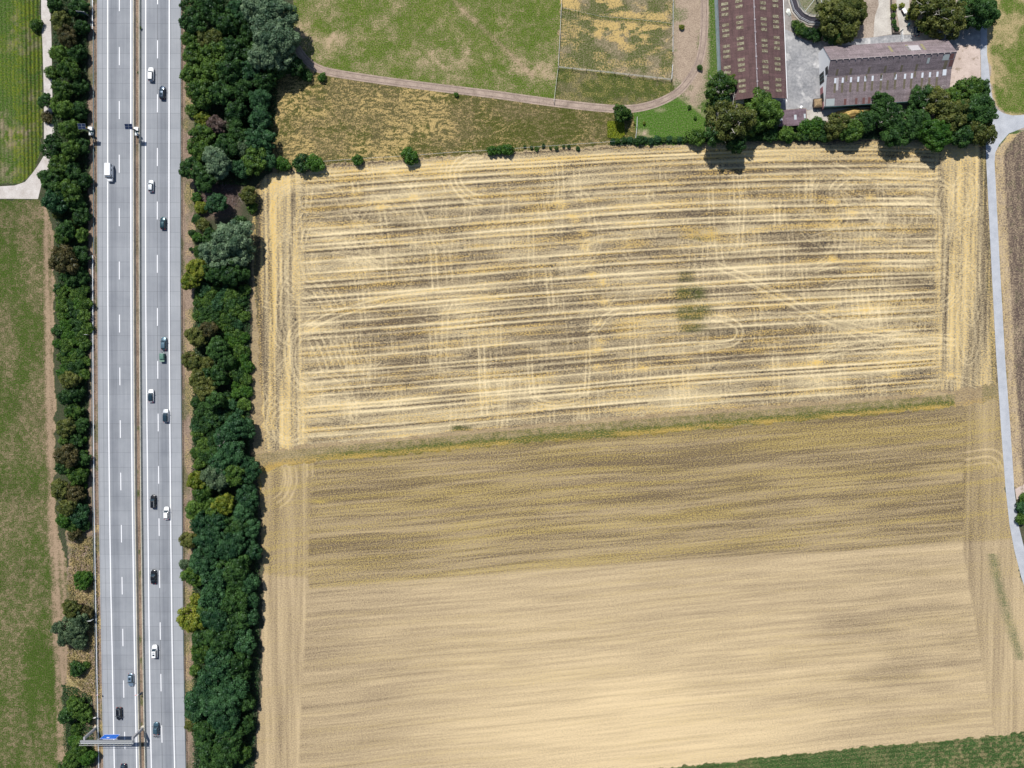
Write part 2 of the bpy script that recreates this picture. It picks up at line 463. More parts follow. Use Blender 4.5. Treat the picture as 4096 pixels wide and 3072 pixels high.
trk = [
 ([(1732, 1000), (1742, 1160)], 22, .42, 0), ([(1785, 990), (1800, 1130)], 22, .22, 0),
 ([(1560, 700), (1640, 770), (1700, 900), (1738, 1040)], 22, .25, 0),
 ([(1420, 730), (1425, 770)], 22, .4, 0), ([(1522, 820), (1540, 930), (1565, 1140)], 22, .28, 0),
 ([(1660, 790), (1655, 740), (1690, 690)], 22, .15, 0),
 ([(1930, 640), (1870, 645), (1833, 680), (1835, 730), (1880, 778), (1930, 790)], 20, .4, 1),
 ([(1220, 1320), (1330, 1262), (1500, 1212), (1700, 1180), (1950, 1168)], 24, .38, 0),
 ([(1290, 1330), (1320, 1390), (1350, 1470)], 26, .3, 2), ([(1380, 1350), (1400, 1400), (1430, 1480)], 26, .3, 1),
 ([(1300, 1120), (1340, 1180), (1365, 1225)], 26, .34, 2), ([(1390, 950), (1440, 1060), (1470, 1200)], 24, .2, 1),
 ([(2124, 890), (2124, 1140)], 20, .25, 0), ([(2192, 1080), (2205, 1230)], 20, .32, 0), ([(2250, 1050), (2262, 1130)], 20, .2, 0),
 ([(2120, 1417), (2122, 1500), (2135, 1585), (2180, 1612), (2260, 1612), (2335, 1585), (2350, 1500), (2352, 1407)], 16, .36, 0),
 ([(1925, 1385), (1928, 1500), (1938, 1660)], 22, .42, 0), ([(1782, 1240), (1775, 1440)], 22, .25, 0), ([(1900, 1240), (1880, 1330)], 22, .25, 0),
 ([(2525, 1250), (2530, 1340), (2535, 1500)], 20, .25, 0), ([(2680, 1480), (2700, 1640)], 20, .25, 0), ([(2740, 1480), (2748, 1600)], 20, .25, 0),
 ([(2842, 750), (2850, 980)], 18, .3, 0), ([(2970, 800), (2960, 990)], 18, .3, 0), ([(3230, 650), (3238, 800)], 20, .25, 0),
 ([(3460, 1180), (3470, 1260)], 22, .3, 1), ([(3100, 1430), (3108, 1540)], 20, .3, 0), ([(3105, 820), (3110, 900)], 20, .3, 0),
 ([(2860, 1060), (3000, 1120), (3150, 1200), (3260, 1260), (3420, 1310), (3620, 1345), (3820, 1370)], 24, .36, 0),
 ([(3000, 1130), (3200, 1230), (3350, 1300), (3560, 1390), (3800, 1410)], 24, .28, 0),
 ([(2850, 1270), (2920, 1285), (2960, 1320), (2930, 1370), (2800, 1390)], 24, .42, 0),
 ([(2350, 1340), (2400, 1300), (2420, 1270), (2480, 1240)], 20, .35, 0),
 ([(2340, 1000), (2350, 970), (2420, 950), (2520, 945)], 20, .3, 0),
 ([(3250, 930), (3330, 900), (3360, 850), (3330, 760), (3400, 700)], 24, .3, 1),
 ([(3280, 1060), (3340, 1000), (3350, 930), (3300, 880)], 24, .3, 0),
 ([(3260, 1080), (3400, 1050), (3700, 1060)], 20, .25, 0),
 ([(3330, 660), (3440, 700), (3600, 720), (3760, 700)], 22, .34, 0),
 ([(3250, 690), (3600, 730), (3750, 780)], 20, .2, 0), ([(3380, 760), (3480, 800), (3700, 800)], 20, .34, 0),
 ([(3240, 1440), (3400, 1390), (3600, 1350), (3800, 1350)], 22, .3, 0),
 ([(2300, 760), (2350, 800), (2370, 900)], 22, .25, 0),
]
for pts, sep, amp, ex in trk: twin(tr, pts, sep, 0.30, amp * .85, 8, ex)
def ell(cx, cy, rx, ry, a0=0, a1=360, n=28):
    return [(cx + rx * math.cos(math.radians(a0 + (a1 - a0) * i / n)), cy + ry * math.sin(math.radians(a0 + (a1 - a0) * i / n))) for i in range(n + 1)]
for cx, cy, rx, ry, a0, a1, amp in [(3865, 775, 42, 75, 0, 360, .38), (3835, 790, 30, 45, 0, 360, .3), (3775, 860, 30, 110, 150, 420, .3), (3800, 1010, 60, 90, 200, 420, .25),
    (3880, 1180, 35, 110, 0, 360, .25), (3770, 1000, 35, 60, 20, 300, .25), (3870, 1330, 40, 120, 0, 360, .3), (1180, 860, 90, 110, 160, 290, .3), (1195, 880, 110, 140, 160, 290, .3), (1215, 820, 110, 70, 160, 280, .3),
    (1230, 900, 150, 190, 170, 280, .25), (1210, 1420, 60, 130, 90, 270, .4), (1240, 1430, 70, 100, 90, 270, .36), (1290, 1430, 110, 160, 100, 260, .32), (1150, 1700, 55, 60, 0, 330, .4), (1160, 1690, 85, 80, 60, 300, .36), (1170, 1660, 110, 110, 70, 230, .3),
    (1180, 1230, 70, 150, 100, 250, .28), (1260, 1080, 130, 130, 100, 200, .28), (1230, 980, 150, 170, 90, 200, .25), (1410, 1010, 70, 25, 90, 270, .3), (1290, 1120, 90, 60, 60, 170, .3), (1150, 1560, 80, 60, 90, 200, .3)]:
    twin(tr, ell(cx, cy, rx, ry, a0, a1, 14), 20, 0.26, amp * .62, 2)
rr = random.Random(17)
for i in range(230):     # many short cross tracks left by the loader between the swaths
    x = rr.uniform(1260, 3700); y = rr.uniform(650, 1640); L = rr.uniform(40, 190)
    twin(tr, [(x, y), (x + rr.uniform(-6, 8), y + L * .5), (x + rr.uniform(-8, 18), y + L)], rr.choice([18, 20, 22]), 0.24, rr.uniform(.08, .24), 3)
for i in range(150):
    x = rr.choice([rr.uniform(1080, 1500), rr.uniform(3250, 3860), rr.uniform(1300, 3700)]); y = rr.uniform(700, 1680); a = rr.uniform(0, 360)
    twin(tr, ell(x, y, rr.uniform(40, 190), rr.uniform(40, 170), a, a + rr.uniform(50, 130), 10), rr.choice([18, 22]), 0.22, rr.uniform(.09, .25), 2)
brk = 0.55 + 0.9 * vn(GX, GY, 3.0, seed=41) * vn(GX, GY, 0.9, seed=42) * 1.6
s += 1.5 * tr * np.clip(brk, 0.7, 1.15) * (1 - 0.35 * np.clip(s, 0, 1))
y_ = np.zeros(SH)
y_ += 0.75 * np.clip((fbm(GX, Tw * 95, 16, seed=45, sy=1.0) - 0.5) * 3, 0, 1) * inner
y_ += (1 - inner) * np.clip((VERT2 * .5 + VERT * .5 - 0.44) * 2.6, 0, 0.6)
yb = np.zeros(SH)
for cx, cy in [(2235, 810), (2250, 825), (2290, 868), (2300, 880), (2335, 930), (2340, 990), (2370, 1100), (2410, 1130), (2415, 1210), (2390, 1290), (2405, 1365), (2390, 1395), (2390, 1470), (2570, 1470), (3330, 810), (3340, 880), (3330, 1035), (3410, 850), (3480, 790), (3460, 1240), (3330, 1230), (3300, 1240), (1655, 790), (1425, 780), (1525, 830), (3350, 1620), (3270, 1450), (3580, 1500), (3800, 1500)]:
    yb = np.maximum(yb, 0.8 * np.exp(-(((PX - cx) / 20) ** 2 + ((PY - cy) / 12) ** 2)))
yb2 = np.clip(yb * (0.4 + 1.1 * vn(GX, GY, 1.2, seed=47)), 0, 1)
y_ += yb2; s += yb2 * 0.3
y_ += 0.4 * np.exp(-((PX - 1088) / 13) ** 2) * ((PY > 800) & (PY < 1720)) * (0.5 + vn(GX, GY, 1.0, 9, seed=49))
y_ += 0.35 * np.exp(-((T - 0.045) / 0.025) ** 2) * (0.3 + vn(GX, GY, 14, 1.2, seed=50))
g_ = np.zeros(SH); k_ = np.zeros(SH)
wn = 0.3 + 1.5 * fbm(GX, GY, 1.8, seed=51)
for cx, cy, rx, ry, a in [(2745, 1108, 32, 22, .6), (2760, 1172, 62, 28, .95), (2770, 1240, 78, 26, .85), (2762, 1262, 60, 20, .9), (2770, 1312, 55, 18, .75), (1845, 1716, 40, 14, 1.0), (2815, 955, 50, 8, .5)]:
    b = np.exp(-(((PX - cx) / rx) ** 4 + ((PY - cy) / ry) ** 4))
    g_ = np.maximum(g_, a * b * np.clip(wn, 0, 1.1)); k_ = np.maximum(k_, 0.25 * b)
b = np.exp(-(((PX - 2795) / 75) ** 6 + ((PY - 932) / 24) ** 6))
k_ = np.maximum(k_, b * 0.30); y_ += b * np.clip(1.3 * fbm(GX, GY, 2.5, seed=53, sy=.9), 0, 1)
s = s * (1 - 0.5 * b) + .5 * b * vn(GX, GY, 3, .7, seed=54)
# dark cultivated ellipses beside the turning tracks
for cx, cy, rx, ry in [(2920, 1325, 50, 24), (2840, 1330, 40, 18), (3060, 1330, 70, 22), (3370, 1300, 60, 16), (3690, 1100, 40, 18), (3660, 1270, 60, 28), (1300, 1010, 35, 14), (1600, 900, 60, 14), (3700, 920, 40, 16)]:
    k_ = np.maximum(k_, 0.38 * np.exp(-(((PX - cx) / rx) ** 2 + ((PY - cy) / ry) ** 2)))
edge = np.clip((top + 14 - PY) / 14, 0, 1)
s -= 0.25 * edge
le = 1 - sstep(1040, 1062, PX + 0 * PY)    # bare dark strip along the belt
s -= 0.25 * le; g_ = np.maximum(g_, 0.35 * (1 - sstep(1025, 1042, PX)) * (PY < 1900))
re_ = sstep(-32, -12, PX - np.interp(PY, [p[0] for p in road_l], [p[1] for p in road_l]))
g_ = np.maximum(g_, re_ * 0.45 * vn(GX, GY, 1.5, 6, seed=55)); s -= 0.2 * re_
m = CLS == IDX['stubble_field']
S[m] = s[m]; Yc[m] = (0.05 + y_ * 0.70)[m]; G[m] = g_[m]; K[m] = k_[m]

# --- margin between the fields
u = (PY - bot) / np.maximum(interp(PX, seed_top) - bot, 1)
m = CLS == IDX['field_margin']
S[m] = (0.35 + 0.5 * fbm(GX, GY, 5, seed=61, sy=1))[m]
gg = np.clip(sstep(0.45, 0.75, u) * (0.2 + 0.9 * fbm(GX, GY, 7, seed=62, sy=1.0)) + 0.42 * sstep(0.15, 0.3, u) * np.clip(fbm(GX, GY, 1.2, seed=63) * 3 - 1, 0, 1), 0, 1)
gg = gg * sstep(1100, 1500, PX + 40 * vn(GX, GY, 3, seed=64)) + 0.25 * (u > .2)
G[m] = gg[m]
Yc[m] = (0.12 + 0.9 * sstep(0.62, 0.9, u) * vn(GX, GY, 7, 1.4, seed=65) + 0.3 * (PX < 1500) * vn(GX, GY, 2, seed=66) * (u > .6))[m]
K[m] = (0.55 * sstep(0.93, 1.0, u))[m]
m2 = m & (PX > 3820); S[m2] = (0.5 + 0.6 * (VERT - .5))[m2]; G[m2] = (0.4 * vn(GX, GY, 2, 5, seed=67) * (PX > 3930))[m2]; K[m2] = 0
m2 = m & (PX < 1110); K[m2] = 0.1

# --- seeded field
tt = interp(PX, seed_top); tb = interp(PX, seed_bot)
V = np.clip((PY - tt) / (tb - tt), -.1, 1.1) * 105 + (vn(GX, GY, 30, seed=70) - .5) * 1.0
L1 = fbm(GX, V, 60, seed=71, sy=1.4); L2 = fbm(GX, V, 30, seed=72, sy=4.5); L3 = fbm(GX, V, 16, seed=73, sy=0.45, oct=2)
split = np.interp(PX, [1000, 1230, 1240, 2500, 2596, 3848, 4100], [2290, 2310, 2352, 2254, 2248, 2171, 2150])
low = sstep(-12, 12, PY - split)
su = 0.16 + (L1 - .5) * 0.38 + (L2 - .5) * 0.32 + (L3 - .5) * 0.50 + 0.10 * sstep(tt + 60, split, PY)
sl = 0.58 + (L1 - .5) * 0.16 + (L2 - .5) * 0.16 + (L3 - .5) * 0.36
sm = np.exp(-(((PX - 3380) / 520) ** 2 + ((PY - 2640) / 330) ** 2)) * np.clip((fbm(GX, V, 26, seed=75, sy=6) - .40) * 4, 0, 1)
sm += 0.8 * np.exp(-(((PX - 3750) / 260) ** 2 + ((PY - 2500) / 420) ** 2)) * np.clip((fbm(GX, V, 20, seed=76, sy=5) - .36) * 3, 0, 1)
sl -= 0.20 * np.clip(sm, 0, 1)
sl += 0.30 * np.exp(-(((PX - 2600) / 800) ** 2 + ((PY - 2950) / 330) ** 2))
sl -= 0.14 * (1 - sstep(1200, 2100, PX))
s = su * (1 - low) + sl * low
hw = np.clip(sstep(-10, 5, PX - 3855 - (PY - 2200) * 0.17 * (PY > 2200)), 0, 1) + (1 - sstep(1218, 1232, PX + 0.045 * (PY - 2400)))
hv = 0.33 + (VERT - .5) * 0.4 + (VERT2 - .5) * 0.3 + 0.14 * low
s = s * (1 - np.clip(hw, 0, 1)) + hv * np.clip(hw, 0, 1)
lines = np.zeros(SH)
for yl in [1905, 1932, 1998, 2060, 2140, 2200, 2262, 2310, 2392, 2462, 2532, 2600, 2668, 2752, 2830, 2905]:
    v0 = (yl - np.interp(1995, *zip(*seed_top))) / (np.interp(1995, *zip(*seed_bot)) - np.interp(1995, *zip(*seed_top))) * 105
    q = np.nonzero(np.abs(V - v0) < .8); lines[q] += np.exp(-((V[q] - v0) / 0.22) ** 2) * (0.3 + 0.7 * vn(GX[q], GY[q], 18, 300, seed=int(yl)))
inn = 1 - np.clip(hw, 0, 1)
k_ = 0.28 * np.clip(lines, 0, 1) * inn
tr = np.zeros(SH)
twin(tr, [(3860, 1825), (3960, 1812), (4000, 1835), (4008, 1870)], 30, .3, .35); twin(tr, [(3860, 1850), (3950, 1838), (3985, 1855), (4000, 1885)], 26, .3, .3)
twin(tr, [(1170, 1870), (1175, 1930), (1150, 1990), (1115, 2020)], 22, .3, .3, 8, 1); twin(tr, [(1140, 1860), (1145, 1900), (1135, 1960)], 22, .3, .25)
twin(tr, [(1240, 1850), (1240, 1905)], 22, .3, .3)
s += tr
yy = (0.16 + 0.34 * np.clip((fbm(GX, V, 40, seed=78, sy=1.6) - .42) * 3, 0, 1)) * (1 - 0.75 * low) + 0.6 * np.exp(-(((PX - 1280) / 30) ** 2 + ((PY - 2008) / 6) ** 2))
gs = np.zeros(SH)
gs = 0.75 * np.exp(-((PX - np.interp(PY, [2200, 2400, 2600, 2800], [3965, 4010, 4070, 4120])) / 20) ** 2) * ((PY > 2215) & (PY < 2640)) * np.clip(.3 + fbm(GX, GY, 2, seed=80), 0, 1)
kb = 0.4 * (1 - sstep(0, 26, PY - tt)) * inn * (PX > 1240)
m = CLS == IDX['seeded_field']
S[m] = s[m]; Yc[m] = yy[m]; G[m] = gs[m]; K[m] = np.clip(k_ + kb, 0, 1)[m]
PALE = low * m

# --- pastures and the rest
def patches(sc, seed, lo, hi, sy=None): return np.clip((fbm(GX, GY, sc, seed=seed, oct=4, sy=sy) - lo) / (hi - lo), 0, 1)
m = CLS == IDX['pasture']
path = np.zeros(SH); stroke(path, curve([(1815, 0), (1870, 60), (1950, 130), (2060, 235), (2130, 300)]), 0.9, 0.9)
tan = patches(7, 81, .46, .70) * 0.5 + patches(1.6, 82, .42, .66) * 0.35
tan += 0.5 * np.exp(-((PY - (150 + (PX - 1300) * 0.16)) / 60) ** 2) * patches(3, 83, .4, .6)
S[m] = (0.35 + 0.5 * tan)[m]; G[m] = np.clip(0.98 - tan * 0.75 - path * 0.6, 0, 1)[m]
Yc[m] = 0.1 * patches(5, 84, .5, .7)[m]
m = CLS == IDX['pasture_east']
tan = patches(9, 85, .46, .6) * 0.7 + 0.3 * patches(1.5, 86, .4, .6)
tan += 0.8 * (1 - sstep(0, 22, PX - np.interp(PY, [0, 221, 348, 421], [3950, 3950, 3964, 3980]))) + 0.9 * np.clip((PY - (interp(PX, [(3978, 421), (4016, 452), (4096, 460), (4300, 455)]) - 12)) / 12, 0, 1)
S[m] = (0.45 + 0.4 * tan)[m]; G[m] = np.clip(1.0 - tan * 0.85, 0, 1)[m]
m = CLS == IDX['paddock']
gold = np.clip(patches(5, 87, .44, .58, 2.6) * (np.exp(-(((PX - 2520) / 190) ** 2 + ((PY - 120) / 80) ** 2)) * 1.3 + np.exp(-(((PX - 2360) / 130) ** 2 + ((PY - 10) / 40) ** 2)) * 1.6 + .18), 0, 1)
fine = fbm(GX + 1.6 * vn(GX, GY, 4, seed=88), GY, 0.8, seed=89, sy=2.0)
S[m] = (0.35 + 0.5 * fine)[m]; Yc[m] = (gold * (0.5 + 0.9 * fine))[m]; G[m] = np.clip(0.75 - gold * 0.5 - 0.6 * patches(6, 90, .45, .62), 0.05, 1)[m]
fl = np.zeros(SH); stroke(fl, [(2248, 38), (2400, 70), (2560, 82), (2688, 96)], 0.9, 0.9)
G[m] = np.maximum(G, fl)[m]; Yc[m] = (Yc * (1 - fl))[m]
m = CLS == IDX['paddock_edge']
S[m] = (0.3 + 0.4 * fbm(GX, GY, 2, seed=91))[m]; G[m] = np.clip(0.95 - patches(5, 92, .45, .6) * 0.5, 0, 1)[m]; Yc[m] = 0.25 * patches(1.5, 93, .45, .6)[m]
m = CLS == IDX['barn_verge']
S[m] = (0.5 + 0.35 * fbm(GX, GY, 1.5, seed=94))[m]
G[m] = np.clip(0.2 + 0.9 * sstep(2825, 2848, PX) + 0.5 * patches(5, 95, .5, .62) + 0.4 * (PX > 2720) * sstep(300, 420, PY) - 0.5 * np.exp(-((PX - 2760) / 45) ** 2), 0, 1)[m]
m = CLS == IDX['rough_grass']
wx = GX + 2.6 * vn(GX, GY, 5, seed=96) + 1.2 * vn(GX, GY, 2, seed=97); wy = GY + 2.6 * vn(GX, GY, 5, seed=98)
swirl = 0.6 * fbm(wx + wy * .5, wy, 1.4, seed=99, sy=0.45) + 0.4 * fbm(wx - wy * .3, wy, .7, seed=199, sy=0.5)
west = 1 - sstep(1650, 2050, PX)
S[m] = (0.15 + 0.75 * swirl)[m]
Yc[m] = np.clip((swirl - .40) * 3.2 * (0.25 + 0.75 * west) * (0.5 + patches(8, 100, .4, .6)), 0, 1)[m]
G[m] = np.clip(0.35 + 0.45 * patches(7, 101, .42, .6) + 0.2 * (1 - west) - 0.5 * (swirl > .55), 0.05, 1)[m]
lime = np.exp(-(((PX - 2462) / 38) ** 6 + ((PY - 520) / 36) ** 6))
G[m] = np.maximum(G, lime)[m]
flow = ((vn(GX, GY, .5, seed=102) > .62) & (np.hypot((PX - 2345) / 45, (PY - 462) / 14) < 1)) | ((vn(GX, GY, .5, seed=103) > .75) & (np.hypot((PX - 2415) / 45, (PY - 475) / 18) < 1))
m = CLS == IDX['lawn']
tanp = np.exp(-((PY - (375 + (PX - 2725) * 0.72)) / 24) ** 2) * (PX > 2700) + 0.8 * np.exp(-(((PX - 2575) / 40) ** 2 + ((PY - 535) / 22) ** 2)) * vn(GX, GY, 1, seed=104) * 1.5 + 0.5 * np.exp(-(((PX - 2640) / 30) ** 2 + ((PY - 440) / 12) ** 2))
S[m] = (0.55 + 0.3 * fine)[m]; G[m] = np.clip(1.15 - tanp * 1.1, 0, 1)[m]
m = CLS == IDX['crop_field']
rows = 0.5 + 0.5 * np.sin(GX * 2 * math.pi / 1.35 + 0.6 * vn(GX, GY, 8, seed=105))
soil = np.clip(np.exp(-(((PX - 50) / 60) ** 2 + ((PY - 545) / 50) ** 2)) * 1.1 + patches(6, 106, .5, .62) * .5 + 0.8 * np.exp(-(((PX - 30) / 60) ** 2 + ((PY - 680) / 40) ** 2)), 0, 1) * patches(1.4, 107, .35, .6)
G[m] = np.clip(0.95 - soil * 0.9, 0, 1)[m]; S[m] = 0.45
Yc[m] = np.clip(0.35 * patches(1.0, 108, .45, .6) * (PX > 50) + 0.25 * patches(5, 109, .4, .6), 0, 1)[m]
K[m] = (0.8 * (1 - rows) * sstep(70, 120, PX) + 0.5 * (1 - rows))[m]
m = CLS == IDX['meadow']
tan = patches(10, 111, .40, .64, 22) * 0.40 + patches(1.1, 112, .42, .66) * 0.35
strip = sstep(165, 182, PX - np.interp(PY, [800, 1400, 2100, 3072], [0, 5, 20, 60])) 
tr = np.zeros(SH)
for xo in (0, 24): stroke(tr, [(183 + xo, 830), (190 + xo, 1200), (197 + xo, 1700), (212 + xo, 2000), (228 + xo, 2300), (238 + xo, 2500), (262 + xo * .5, 2900)], 0.55, 0.8)
for rr_ in (70, 82, 100, 112): stroke(tr, ell(125, 795, rr_ * .9, rr_ * .8, 10, 100), 0.3, 0.5)
S[m] = np.clip(0.22 + 0.55 * tan + 0.3 * tr + 0.25 * strip, 0, 1)[m]
gy_ = np.interp(PY, [800, 1200, 1800, 2000, 2300, 3072], [1.0, .92, .85, .95, 1.1, 1.2])
G[m] = np.clip(gy_ * (1.05 - tan * 0.95) - 0.55 * strip - 0.5 * tr, 0, 1)[m]
K[m] = 0.15 * patches(14, 113, .5, .7)[m]
m = CLS == IDX['ploughed_field']
rxd = np.interp(PY, [p[0] for p in road_r], [p[1] for p in road_r])
ed = 1 - sstep(30, 44, PX - rxd)
S[m] = np.clip(0.20 + (fbm(GX, GY, 0.9, seed=121, sy=5) - .5) * 0.7 + ed * 0.5, 0, 1)[m]
Yc[m] = (0.5 * ed * vn(GX, GY, 1.5, seed=122) + 0.4 * np.clip((PY - 510) / 20 < 3, 0, 1) * ed)[m]
G[m] = (0.15 * (vn(GX, GY, 1.2, seed=123) > .7) * (1 - ed))[m]
m = CLS == IDX['green_crop']
tan = patches(1.0, 124, .48, .62) * (0.3 + 0.9 * sstep(3300, 4000, PX)) + patches(8, 125, .5, .65) * .4
S[m] = 0.5; G[m] = np.clip(1.02 - tan * .6, 0, 1)[m]; K[m] = (0.45 * (0.5 + 0.5 * np.sin((GY - GX * .085) * 2 * math.pi / 1.5)) + .2 * patches(5, 140, .4, .6))[m]
m = CLS == IDX['verge']
S[m] = np.clip(0.35 + 0.5 * fbm(GX, GY, 1.4, seed=126, sy=4), 0, 1)[m]
G[m] = np.clip(patches(4, 127, .5, .64, 8) * 0.6 * ((PX < 500) | (PX > 545)), 0, 1)[m]
Yc[m] = (0.55 * patches(3, 128, .42, .6) * ((PX < 420) & (PY > 2100)) + 0.3 * (PX > 740) * patches(6, 129, .45, .6))[m]
med = m & (PX > 536) & (PX < 590)
S[med] = np.clip(0.1 + 0.9 * fbm(GX, GY, .6, seed=130, sy=5), 0, 1)[med]; G[med] = (0.8 * np.clip((vn(GX, GY, .9, 2.5, seed=131) - .6) * 5, 0, 1) * (.3 + .7 * (PY > 1700)))[med]; Yc[med] = 0
m = CLS == IDX['belt_floor']
br = np.exp(-(((PX - 875) / 90) ** 4 + ((PY - 800) / 80) ** 4))
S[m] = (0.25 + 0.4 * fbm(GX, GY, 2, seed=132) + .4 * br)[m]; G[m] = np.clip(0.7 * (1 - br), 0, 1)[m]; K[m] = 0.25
m2 = m & (PX > 998) & (PY > 760); G[m2] = .55; K[m2] = 0; S[m2] = 0.5
m = CLS == IDX['farm_ground']
S[m] = np.clip(0.35 + 0.5 * fbm(GX, GY, 3, seed=133), 0, 1)[m]
G[m] = np.clip(patches(5, 134, .45, .6) * .7 * (PY > 500) + .7 * (PY > 520) + .6 * (np.hypot(PX - 3262, PY + 20) < 80), 0, 1)[m]

GM = {
 'verge': ground_mat('dry_verge', (0.085, 0.058, 0.045), (0.33, 0.25, 0.19), (0.055, 0.085, 0.022), (0.46, 0.35, 0.15)),
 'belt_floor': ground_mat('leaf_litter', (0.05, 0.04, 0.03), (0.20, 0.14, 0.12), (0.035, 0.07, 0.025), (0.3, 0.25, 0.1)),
 'farm_ground': ground_mat('farm_dirt', (0.17, 0.13, 0.10), (0.42, 0.35, 0.29), (0.06, 0.11, 0.025), (0.45, 0.35, 0.15)),
 'field_margin': ground_mat('margin_weeds', (0.14, 0.10, 0.065), (0.43, 0.34, 0.21), (0.06, 0.09, 0.018), (0.46, 0.31, 0.09), aniso=(0.6, 1.4, 1), rot=-0.08),
 'crop_field': ground_mat('maize_rows', (0.15, 0.115, 0.075), (0.42, 0.34, 0.24), (0.045, 0.11, 0.008), (0.17, 0.20, 0.015), gnoise=0.5, n1=(2.0, .5)),
 'meadow': ground_mat('patchy_meadow', (0.075, 0.06, 0.03), (0.34, 0.25, 0.17), (0.045, 0.088, 0.010), (0.3, 0.26, 0.09), n1=(2.2, .6), gnoise=.9),
 'pasture': ground_mat('green_pasture', (0.11, 0.09, 0.045), (0.42, 0.32, 0.21), (0.075, 0.13, 0.012), (0.3, 0.28, 0.09), n1=(2.2, .6), gnoise=.95),
 'paddock': ground_mat('dry_paddock', (0.09, 0.075, 0.04), (0.33, 0.27, 0.18), (0.06, 0.088, 0.014), (0.50, 0.36, 0.14), gnoise=1.0, n1=(1.8, .6)),
 'paddock_edge': ground_mat('olive_paddock', (0.085, 0.068, 0.035), (0.27, 0.22, 0.14), (0.06, 0.085, 0.014), (0.36, 0.29, 0.11), gnoise=.8),
 'barn_verge': ground_mat('trampled_verge', (0.17, 0.125, 0.095), (0.42, 0.33, 0.25), (0.05, 0.11, 0.012), (0.4, 0.3, 0.1), gnoise=.8),
 'rough_grass': ground_mat('lodged_grass', (0.06, 0.05, 0.022), (0.24, 0.19, 0.10), (0.065, 0.078, 0.014), (0.46, 0.34, 0.14), gnoise=.8, bump=.7, n1=(2.2, .6)),
 'lawn': ground_mat('green_lawn', (0.2, 0.14, 0.1), (0.48, 0.38, 0.28), (0.05, 0.13, 0.010), (0.4, 0.3, 0.1), gnoise=.35),
 'stubble_field': ground_mat('straw_stubble', (0.105, 0.080, 0.056), (0.74, 0.61, 0.375), (0.065, 0.082, 0.022), (0.62, 0.42, 0.12), n1=(2.2, .33), n2=(.8, .14), aniso=(.75, 1.15, 1), rot=-0.06, cracks=1.0),
 'ploughed_field': ground_mat('clod_soil', (0.095, 0.07, 0.06), (0.46, 0.36, 0.24), (0.07, 0.11, 0.03), (0.5, 0.38, 0.18), n1=(1.9, .6)),
 'pasture_east': ground_mat('pasture_sheet', (0.13, 0.11, 0.05), (0.42, 0.33, 0.18), (0.075, 0.13, 0.015), (0.4, 0.34, 0.12), gnoise=.9),
 'green_crop': ground_mat('young_crop', (0.13, 0.11, 0.06), (0.40, 0.34, 0.17), (0.035, 0.095, 0.022), (0.4, 0.34, 0.12), gnoise=1.0),
 'seeded_field': ground_mat('seed_bed', (0.115, 0.085, 0.062), (0.67, 0.525, 0.32), (0.07, 0.105, 0.045), (0.46, 0.35, 0.10), n1=(2.4, .34), n2=(.8, .08), aniso=(.8, 1.4, 1), rot=-0.07),
}
GM['stubble_field'].name = 'straw_stubble'
TITLE = {'belt_floor': 'undergrowth_floor'}
idx = np.arange(NX * NY).reshape(SH)
qa = idx[:-1, :-1].ravel(); qb = idx[:-1, 1:].ravel(); qc = idx[1:, 1:].ravel(); qd = idx[1:, :-1].ravel()
qcls = CLS[:-1, :-1].ravel()
mask4 = np.stack([np.clip(S, 0, 1), np.clip(G, 0, 1), np.clip(Yc, 0, 1), np.clip(K, 0, 1)], -1).reshape(-1, 4).astype(np.float32)
relief = np.zeros(SH); 
V3 = np.stack([GX.ravel(), GY.ravel(), relief.ravel()], -1)
for nm in names:
    sel = qcls == IDX[nm]
    if not sel.any(): continue
    Q = np.stack([qa[sel], qb[sel], qc[sel], qd[sel]], -1)
    uniq, invx = np.unique(Q.ravel(), return_inverse=True)
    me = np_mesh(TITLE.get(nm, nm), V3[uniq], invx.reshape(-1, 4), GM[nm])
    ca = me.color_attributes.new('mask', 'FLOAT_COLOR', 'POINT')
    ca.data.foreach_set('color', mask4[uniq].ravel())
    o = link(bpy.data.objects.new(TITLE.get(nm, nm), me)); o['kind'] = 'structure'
# far ground out to the horizon
fm = blotchy('distant_farmland', (0.16, 0.15, 0.06), (0.42, 0.34, 0.2), s1=0.01, s2=0.2, streak=(1, 3, 1))
B = 2600.0
mesh_obj('ground', [(-B, -B, -.06), (B, -B, -.06), (B, B, -.06), (-B, B, -.06)], [(0, 1, 2, 3)], fm)['kind'] = 'structure'
# ------------------------------------------------------------------ motorway
YK = [-300, 0, 1150, 1900, 2300, 2672, 3072, 3400]
def K_(*v):   # photo x of a longitudinal line at y = 0,1150,1900,2300,2672,3072
    v = list(v); return [v[0] - 0.0] + v + [v[-1] + (v[-1] - v[-2]) * 0.95]
LN = {
 'l_edge': K_(388, 390, 394, 400, 406.5, 413.7), 'l1': K_(431, 431.5, 437, 442.5, 450, 457.5), 'ld': K_(477.5, 477.5, 483, 488, 493.5, 501.5),
 'l2': K_(523, 524, 528, 533.5, 539, 547), 'bl': K_(539, 540, 544.5, 549.5, 555, 563), 'br': K_(562, 562.5, 567.5, 572.5, 577.5, 585),
 'r1': K_(583, 583, 590, 594, 598.5, 605.5), 'rd': K_(630.5, 629.5, 634.5, 638.5, 643, 650), 'r2': K_(677, 676, 681, 685, 690, 698.5), 'r_edge': K_(721, 721, 726, 729.5, 734, 742),
}
